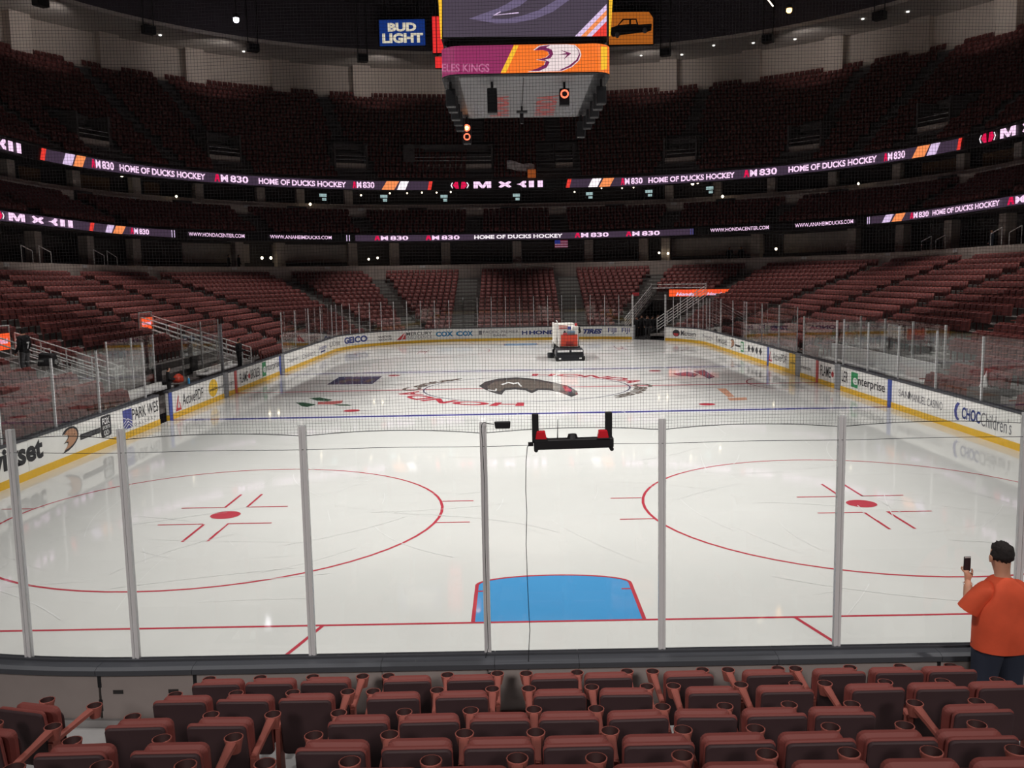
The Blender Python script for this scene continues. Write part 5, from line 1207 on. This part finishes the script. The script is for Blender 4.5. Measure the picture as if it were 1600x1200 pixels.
# seats left of the aisle
for i, (px, k, rz, lb) in enumerate(((50, 1, -.25, 'maroon padded seat turned inwards, alone beyond the left aisle'), (-28, 2, -.12, 'maroon padded seat cut by the lower left picture edge'))):
    x = at(px, 1100, 1, BACK[k])[0]; place(SA, 'b', x, BACK[k]-.1, NZ[k], rz, lb, 'padded seats left of the aisle')
if 'l' not in used or True:
    for ob in (SR_,):
        for ch in list(ob.children_recursive): bpy.data.objects.remove(ch)
        bpy.data.objects.remove(ob)

# ---- light and camera rig clipped on the near glass
rg = thing('goal_light_rig', 'black bar with two red lamps hung on top of the near glass', 'rig', (0, -.3, 3.2))
rot = Matrix.Rotation(0.0, 4, 'Y')
bar = smooth_bevel(MB().hexa([(-.395, -.05, .0), (.375, -.05, .012), (.375, .05, .012), (-.395, .05, .0), (-.395, -.05, .1), (.375, -.05, .11), (.375, .05, .11), (-.395, .05, .1)]).build('bar', M['black'], rg), .012)
for x in (-.41, .30): smooth_bevel(MB().box(x, x+.065, .0, .06, .06, .345 if x < 0 else .35).build('upright', M['black'], rg), .006)
for x in (-.35, .25):
    l = smooth_bevel(MB().hexa([(x-.03, -.04, .1), (x+.08, -.04, .1), (x+.08, .05, .1), (x-.03, .05, .1), (x-.015, -.03, .18), (x+.065, -.03, .18), (x+.065, .04, .18), (x-.015, .04, .18)]).build('red_lamp', M['redlens'], rg), .008); MB().box(x-.04, x+.09, -.05, .055, .09, .105).build('lamp_base', M['black'], l)
MB().tube([(-.02, 0, .1), (-.02, 0, .145)], [.055, .04], 12).build('dome', M['black'], rg); MB().tube([(-.165, 0, .1), (-.16, 0, .29)], [.006, .003], 6).build('antenna', M['black'], rg)
MB().box(-.45, -.4, -.02, .02, .035, .07).build('plug', M['black'], rg)
for x in (-.375, .355): MB().tube([(x, -.055, .0), (x, .055, .0)], .02, 8).build('foot', M['black'], rg)
tag(MB().tube([at(x, y, 1, -.33) for x, y in ((829, 693), (824, 698), (822, 720), (821.5, 765), (823, 800), (822, 850), (824, 905), (826, 950), (828, 985), (826, 1020), (825, 1058))], .004, 6).build('power_cable', M['black']), 'thin black cable hanging from the rig down the near glass', 'cable')
sm = thing('glass_microphone', 'small black box held beside the post left of the light rig', 'device', tuple(at(785, 664, 1, -.28))); smooth_bevel(MB().hexa([(-.07, -.02, -.035), (.075, -.02, -.035), (.075, .02, -.035), (-.07, .02, -.035), (-.08, -.02, .035), (.08, -.02, .035), (.08, .02, .035), (-.08, .02, .035)]).build('box', M['black'], sm), .01)
o0 = np.array(sm.location); MB().tube([at(x, y, 1, -.26)-o0 for x, y in ((772, 663), (764, 662), (756, 660), (753, 663), (752, 670))], .004, 6).build('wire', M['black'], sm)
tag(MB().tube([at(x, y, 1, -.24) for x, y in ((752, 670), (754, 690), (757, 760), (758, 860), (761, 960), (763, 1012), (758, 1030))]+[(-.87, -.39, .9), (-.85, -.36, .62)], .004, 6).build('signal_cable', M['black']), 'thin dark cable running down the post left of the rig', 'cable')
t = thing('cable_coil', 'coil of black cable hanging on the near boards', 'cable', tuple(at(768, 1060, 1, -.36))); 
for k in range(3): MB().tube([((.05+.006*k)*math.cos(a), -.012*k, (.06+.006*k)*math.sin(a)) for a in frange(0, 6.283, 24)], .005, 5).build('loop', M['black'], t)

# ================================================================== MAN AT THE GLASS
PX, PY, PZ = float(at(1563, 960, 1, -.62)[0]), -.62, .45
man = thing('person', 'man in an orange t-shirt and dark trousers filming the ice with a phone', 'person', (PX, PY, PZ), math.radians(8))
J = [(0, 0, .98), (0, -.02, 1.18), (0, -.02, 1.34), (0, -.01, 1.48), (0, .01, 1.57), (0, .035, 1.66), (0, .03, 1.75), (0, .02, 1.81),
     (.12, 0, .92), (.14, .02, .5), (.14, -.02, .09), (.15, .14, .04), (-.12, 0, .92), (-.14, .02, .5), (-.14, -.02, .09), (-.15, .14, .04),
     (-.18, 0, 1.37), (-.285, .06, 1.19), (-.2, .2, 1.28), (-.14, .30, 1.38), (.18, 0, 1.37), (.31, -.02, 1.17), (.36, .08, .95), (.34, .12, .86)]
Ed = [(0, 1), (1, 2), (2, 3), (3, 4), (4, 5), (5, 6), (6, 7), (0, 8), (8, 9), (9, 10), (10, 11), (0, 12), (12, 13), (13, 14), (14, 15), (2, 16), (16, 17), (17, 18), (18, 19), (2, 20), (20, 21), (21, 22), (22, 23)]
rad = [(.2, .15), (.2, .15), (.15, .1), .065, .075, .098, .1, .06, .12, .085, .055, .05, .12, .085, .055, .05, .075, .055, .048, .036, .075, .055, .045, .038]
me = skin_mesh(J, Ed, rad, 0, 2); me.materials.append(M['skin']); link('body', me, man)
# left hand: palm, four curled fingers and a thumb around the phone
hw = Vector((-.14, .30, 1.375)); HP = [(-.004, -.012, -.03), (.0, .012, .05), (-.004, .02, .09)]
Hv = [hw+Vector(q) for q in HP]; He = [(0, 1), (1, 2)]; Hr = [(.03, .022), (.042, .022), (.036, .018)]
for i, (fx, ln) in enumerate(((-.034, .03), (-.013, .036), (.010, .034), (.030, .026))):
    b = len(Hv); Hv += [hw+Vector((fx, .03, .088)), hw+Vector((fx*1.05, .052, .088+ln*.6)), hw+Vector((fx*1.0, .045, .088+ln*1.3))]
    He += [(2, b), (b, b+1), (b+1, b+2)]; Hr += [.0095, .009, .0075]
b = len(Hv); Hv += [hw+Vector((.04, .005, .045)), hw+Vector((.052, .008, .085)), hw+Vector((.04, .004, .115))]; He += [(1, b), (b, b+1), (b+1, b+2)]; Hr += [.012, .010, .008]
hm = skin_mesh([tuple(q) for q in Hv], He, Hr, 0, 1); hm.materials.append(M['skin']); link('hand', hm, man)
hw2 = Vector((.34, .12, .86)); Hv = [hw2, hw2+Vector((0, .005, -.05)), hw2+Vector((0, .01, -.09))]; He = [(0, 1), (1, 2)]; Hr = [(.028, .03), (.022, .04), (.018, .036)]
for i, (fy, ln) in enumerate(((-.03, .055), (-.01, .07), (.01, .075), (.03, .065))):
    b = len(Hv); Hv += [hw2+Vector((0, .01+fy, -.1)), hw2+Vector((-.008, .012+fy, -.1-ln*.5)), hw2+Vector((-.022, .012+fy, -.1-ln))]; He += [(2, b), (b, b+1), (b+1, b+2)]; Hr += [.0095, .009, .0075]
b = len(Hv); Hv += [hw2+Vector((-.005, .045, -.045)), hw2+Vector((-.014, .055, -.08)), hw2+Vector((-.02, .05, -.1))]; He += [(1, b), (b, b+1), (b+1, b+2)]; Hr += [.012, .01, .008]
hm = skin_mesh([tuple(q) for q in Hv], He, Hr, 0, 1); hm.materials.append(M['skin']); link('hand', hm, man)
def ell(cx, cy, z, rx, ry, n=24, tw=0, wob=0, ph=0):
    return [(cx+rx*math.cos(2*math.pi*k/n)*(1+wob*math.sin(5*2*math.pi*k/n+ph)), cy+ry*math.sin(2*math.pi*k/n)*(1+wob*math.sin(4*2*math.pi*k/n+ph*1.7)), z) for k in range(n)]
SV = [(0, -.02, .68), (0, -.02, .84), (0, -.02, .97), (0, -.02, 1.1), (0, -.02, 1.24), (0, -.015, 1.35), (0, 0, 1.46), (0, .005, 1.505)]
SE = [(k, k+1) for k in range(7)]+[(5, 8), (5, 9)]; SV += [(-.14, -.005, 1.395), (.14, -.005, 1.395)]
SRD = [(.30, .235), (.30, .24), (.298, .235), (.285, .22), (.265, .2), (.225, .16), (.135, .115), (.095, .095), .12, .12]
sme = skin_mesh(SV, SE, SRD, 0, 2); sme.materials.append(M['orange'])
bmh = bmesh.new(); bmh.from_mesh(sme)
bmesh.ops.bisect_plane(bmh, geom=bmh.verts[:]+bmh.edges[:]+bmh.faces[:], plane_co=(0, 0, .815), plane_no=(0, .0, -1), clear_outer=True)
for v in bmh.verts:      # loose folds
    v.co += v.normal*(.006*math.sin(14*v.co.z+9*v.co.x)+.005*math.sin(23*v.co.x-11*v.co.z))
bmh.to_mesh(sme); bmh.free(); shirt = link('shirt', sme, man)
for sx, el, nd in ((-1, (-.30, .06, 1.175), (-.34, .08, 1.09)), (1, (.30, -.015, 1.155), (.34, -.02, 1.06))):
    sl = skin_mesh([(sx*.08, -.01, 1.39), (sx*.15, 0, 1.375), (sx*.215, el[1]*.4, 1.30), el, nd], [(0, 1), (1, 2), (2, 3), (3, 4)], [.10, .118, .112, .112, .112], 0, 2); sl.materials.append(M['orange'])
    bmh = bmesh.new(); bmh.from_mesh(sl); no = (Vector(nd)-Vector(el)).normalized()
    bmesh.ops.bisect_plane(bmh, geom=bmh.verts[:]+bmh.edges[:]+bmh.faces[:], plane_co=el, plane_no=no, clear_outer=True)
    bmh.to_mesh(sl); bmh.free(); link('sleeve', sl, shirt)
# trousers
for sx in (-1, 1):
    MB().loft([ell(sx*.085, -.01, .99, .16, .19, 18), ell(sx*.11, -.01, .86, .155, .17, 18, wob=.02), ell(sx*.125, .0, .68, .13, .14, 18, wob=.02), ell(sx*.14, .01, .48, .11, .115, 18, wob=.03), ell(sx*.14, -.01, .28, .1, .105, 18, wob=.03), ell(sx*.142, -.01, .07, .1, .11, 18, wob=.03)], 0, True).build('trouser_leg', M['denim'], man, True)
    MB().loft([ell(sx*.15, .05, 0, .05, .14, 14), ell(sx*.15, .05, .04, .052, .145, 14), ell(sx*.15, .03, .09, .045, .11, 14), ell(sx*.15, -.01, .12, .04, .06, 14)]).build('shoe', M['black'], man, True)
# hair cap and ears
hb = bmesh.new(); bmesh.ops.create_uvsphere(hb, u_segments=28, v_segments=18, radius=1)
for v in hb.verts:
    x, y, z = v.co; nz = .006*math.sin(17*x+5*z)+.005*math.sin(23*y+11*x)+.004*math.sin(31*z)
    tp = 1-.28*max(0, -z-.15)
    v.co = (x*(.097+nz)*tp, .02+y*(.114+nz)*tp, 1.722+z*(.12+nz))
bmesh.ops.delete(hb, geom=[v for v in hb.verts if (v.co.y > .06 and v.co.z < 1.755) or v.co.z < 1.608], context='VERTS')
hme = bpy.data.meshes.new('hair'); hb.to_mesh(hme); hb.free(); hme.materials.append(M['hair']); hme.polygons.foreach_set('use_smooth', [True]*len(hme.polygons)); link('hair', hme, man)
for sx in (-1, 1): MB().loft([ell(sx*.105, .03, z, .012, r, 10) for z, r in ((1.645, .008), (1.66, .018), (1.685, .026), (1.705, .02), (1.712, .008))]).build('ear', M['skin'], man, True)
# face
MB().loft([ell(0, .125, 1.655, .018, .016, 8), ell(0, .128, 1.67, .017, .018, 8), ell(0, .118, 1.70, .01, .01, 8)]).build('nose', M['skin'], man, True)
for sx in (-1, 1): MB().loft([ell(sx*.035, .118, 1.7+z, r, r*.6, 10) for z, r in ((-.009, .004), (-.005, .012), (0, .015), (.005, .012), (.009, .004))]).build('eye', M['twhite'], man, True)
MB().loft([ell(0, .112, 1.618+z, r, .012, 10) for z, r in ((-.008, .01), (0, .026), (.008, .012))]).build('mouth', mat('lips', rgb(160, 90, 84), .6), man, True)
MB().tube([(-.155+.042*math.cos(a), .275+.042*math.sin(a), 1.352) for a in frange(0, 6.283, 16)], .006, 6).build('watch', M['rail'], man)
ph = thing('phone', 'black phone with pale top edge held up by the man in orange', 'phone', tuple(man.matrix_basis @ Vector((-.258, .385, 1.545)) if False else (Matrix.Translation((PX, PY, PZ)) @ Matrix.Rotation(math.radians(8), 4, 'Z') @ Vector((-.137, .322, 1.46)))), math.radians(4))
smooth_bevel(MB().box(-.036, .036, -.004, .006, 0, .148).build('case', M['black'], ph), .008); MB().box(-.032, .032, -.006, -.004, .012, .13).build('display', mat('phone_glass', rgb(50, 48, 54), .15), ph); MB().box(-.03, .03, -.0065, -.004, .133, .146).build('top_edge', M['panel'], ph)

# ---- covered camera and short rail gate behind the left glass
t = thing('covered_camera', 'camera under a black cover on a tripod behind the left glass', 'camera', (-16.35, 21.2, row_z(3)))
smooth_bevel(MB().hexa([(-.3, -.2, .85), (.3, -.2, .85), (.3, .2, .85), (-.3, .2, .85), (-.22, -.16, 1.3), (.22, -.16, 1.25), (.22, .16, 1.25), (-.22, .16, 1.3)]).build('cover', M['jersey'], t), .05)
for a in (0, 2.1, 4.2): MB().tube([(0, 0, .9), (.35*math.cos(a), .35*math.sin(a), 0)], .02, 6).build('leg', M['rail'], t)
MB().tube([(-.12, .0, 1.28), (-.1, .0, 1.42), (.1, .0, 1.42), (.12, .0, 1.26)], .02, 6).build('handle', M['whitecl'], t)
t = thing('rail_gate', 'small steel gate of four bars at the foot of the left stairs', 'gate', (-15.35, 24.3, .75))
for k in range(4): MB().tube([(-.02, -.3, .2+.3*k), (.02, .35, .2+.3*k)], .024, 6).build('rail', M['rail'], t)
for y in (-.3, .35): MB().tube([(0, y, 0), (0, y, 1.12)], .024, 6).build('post', M['rail'], t)
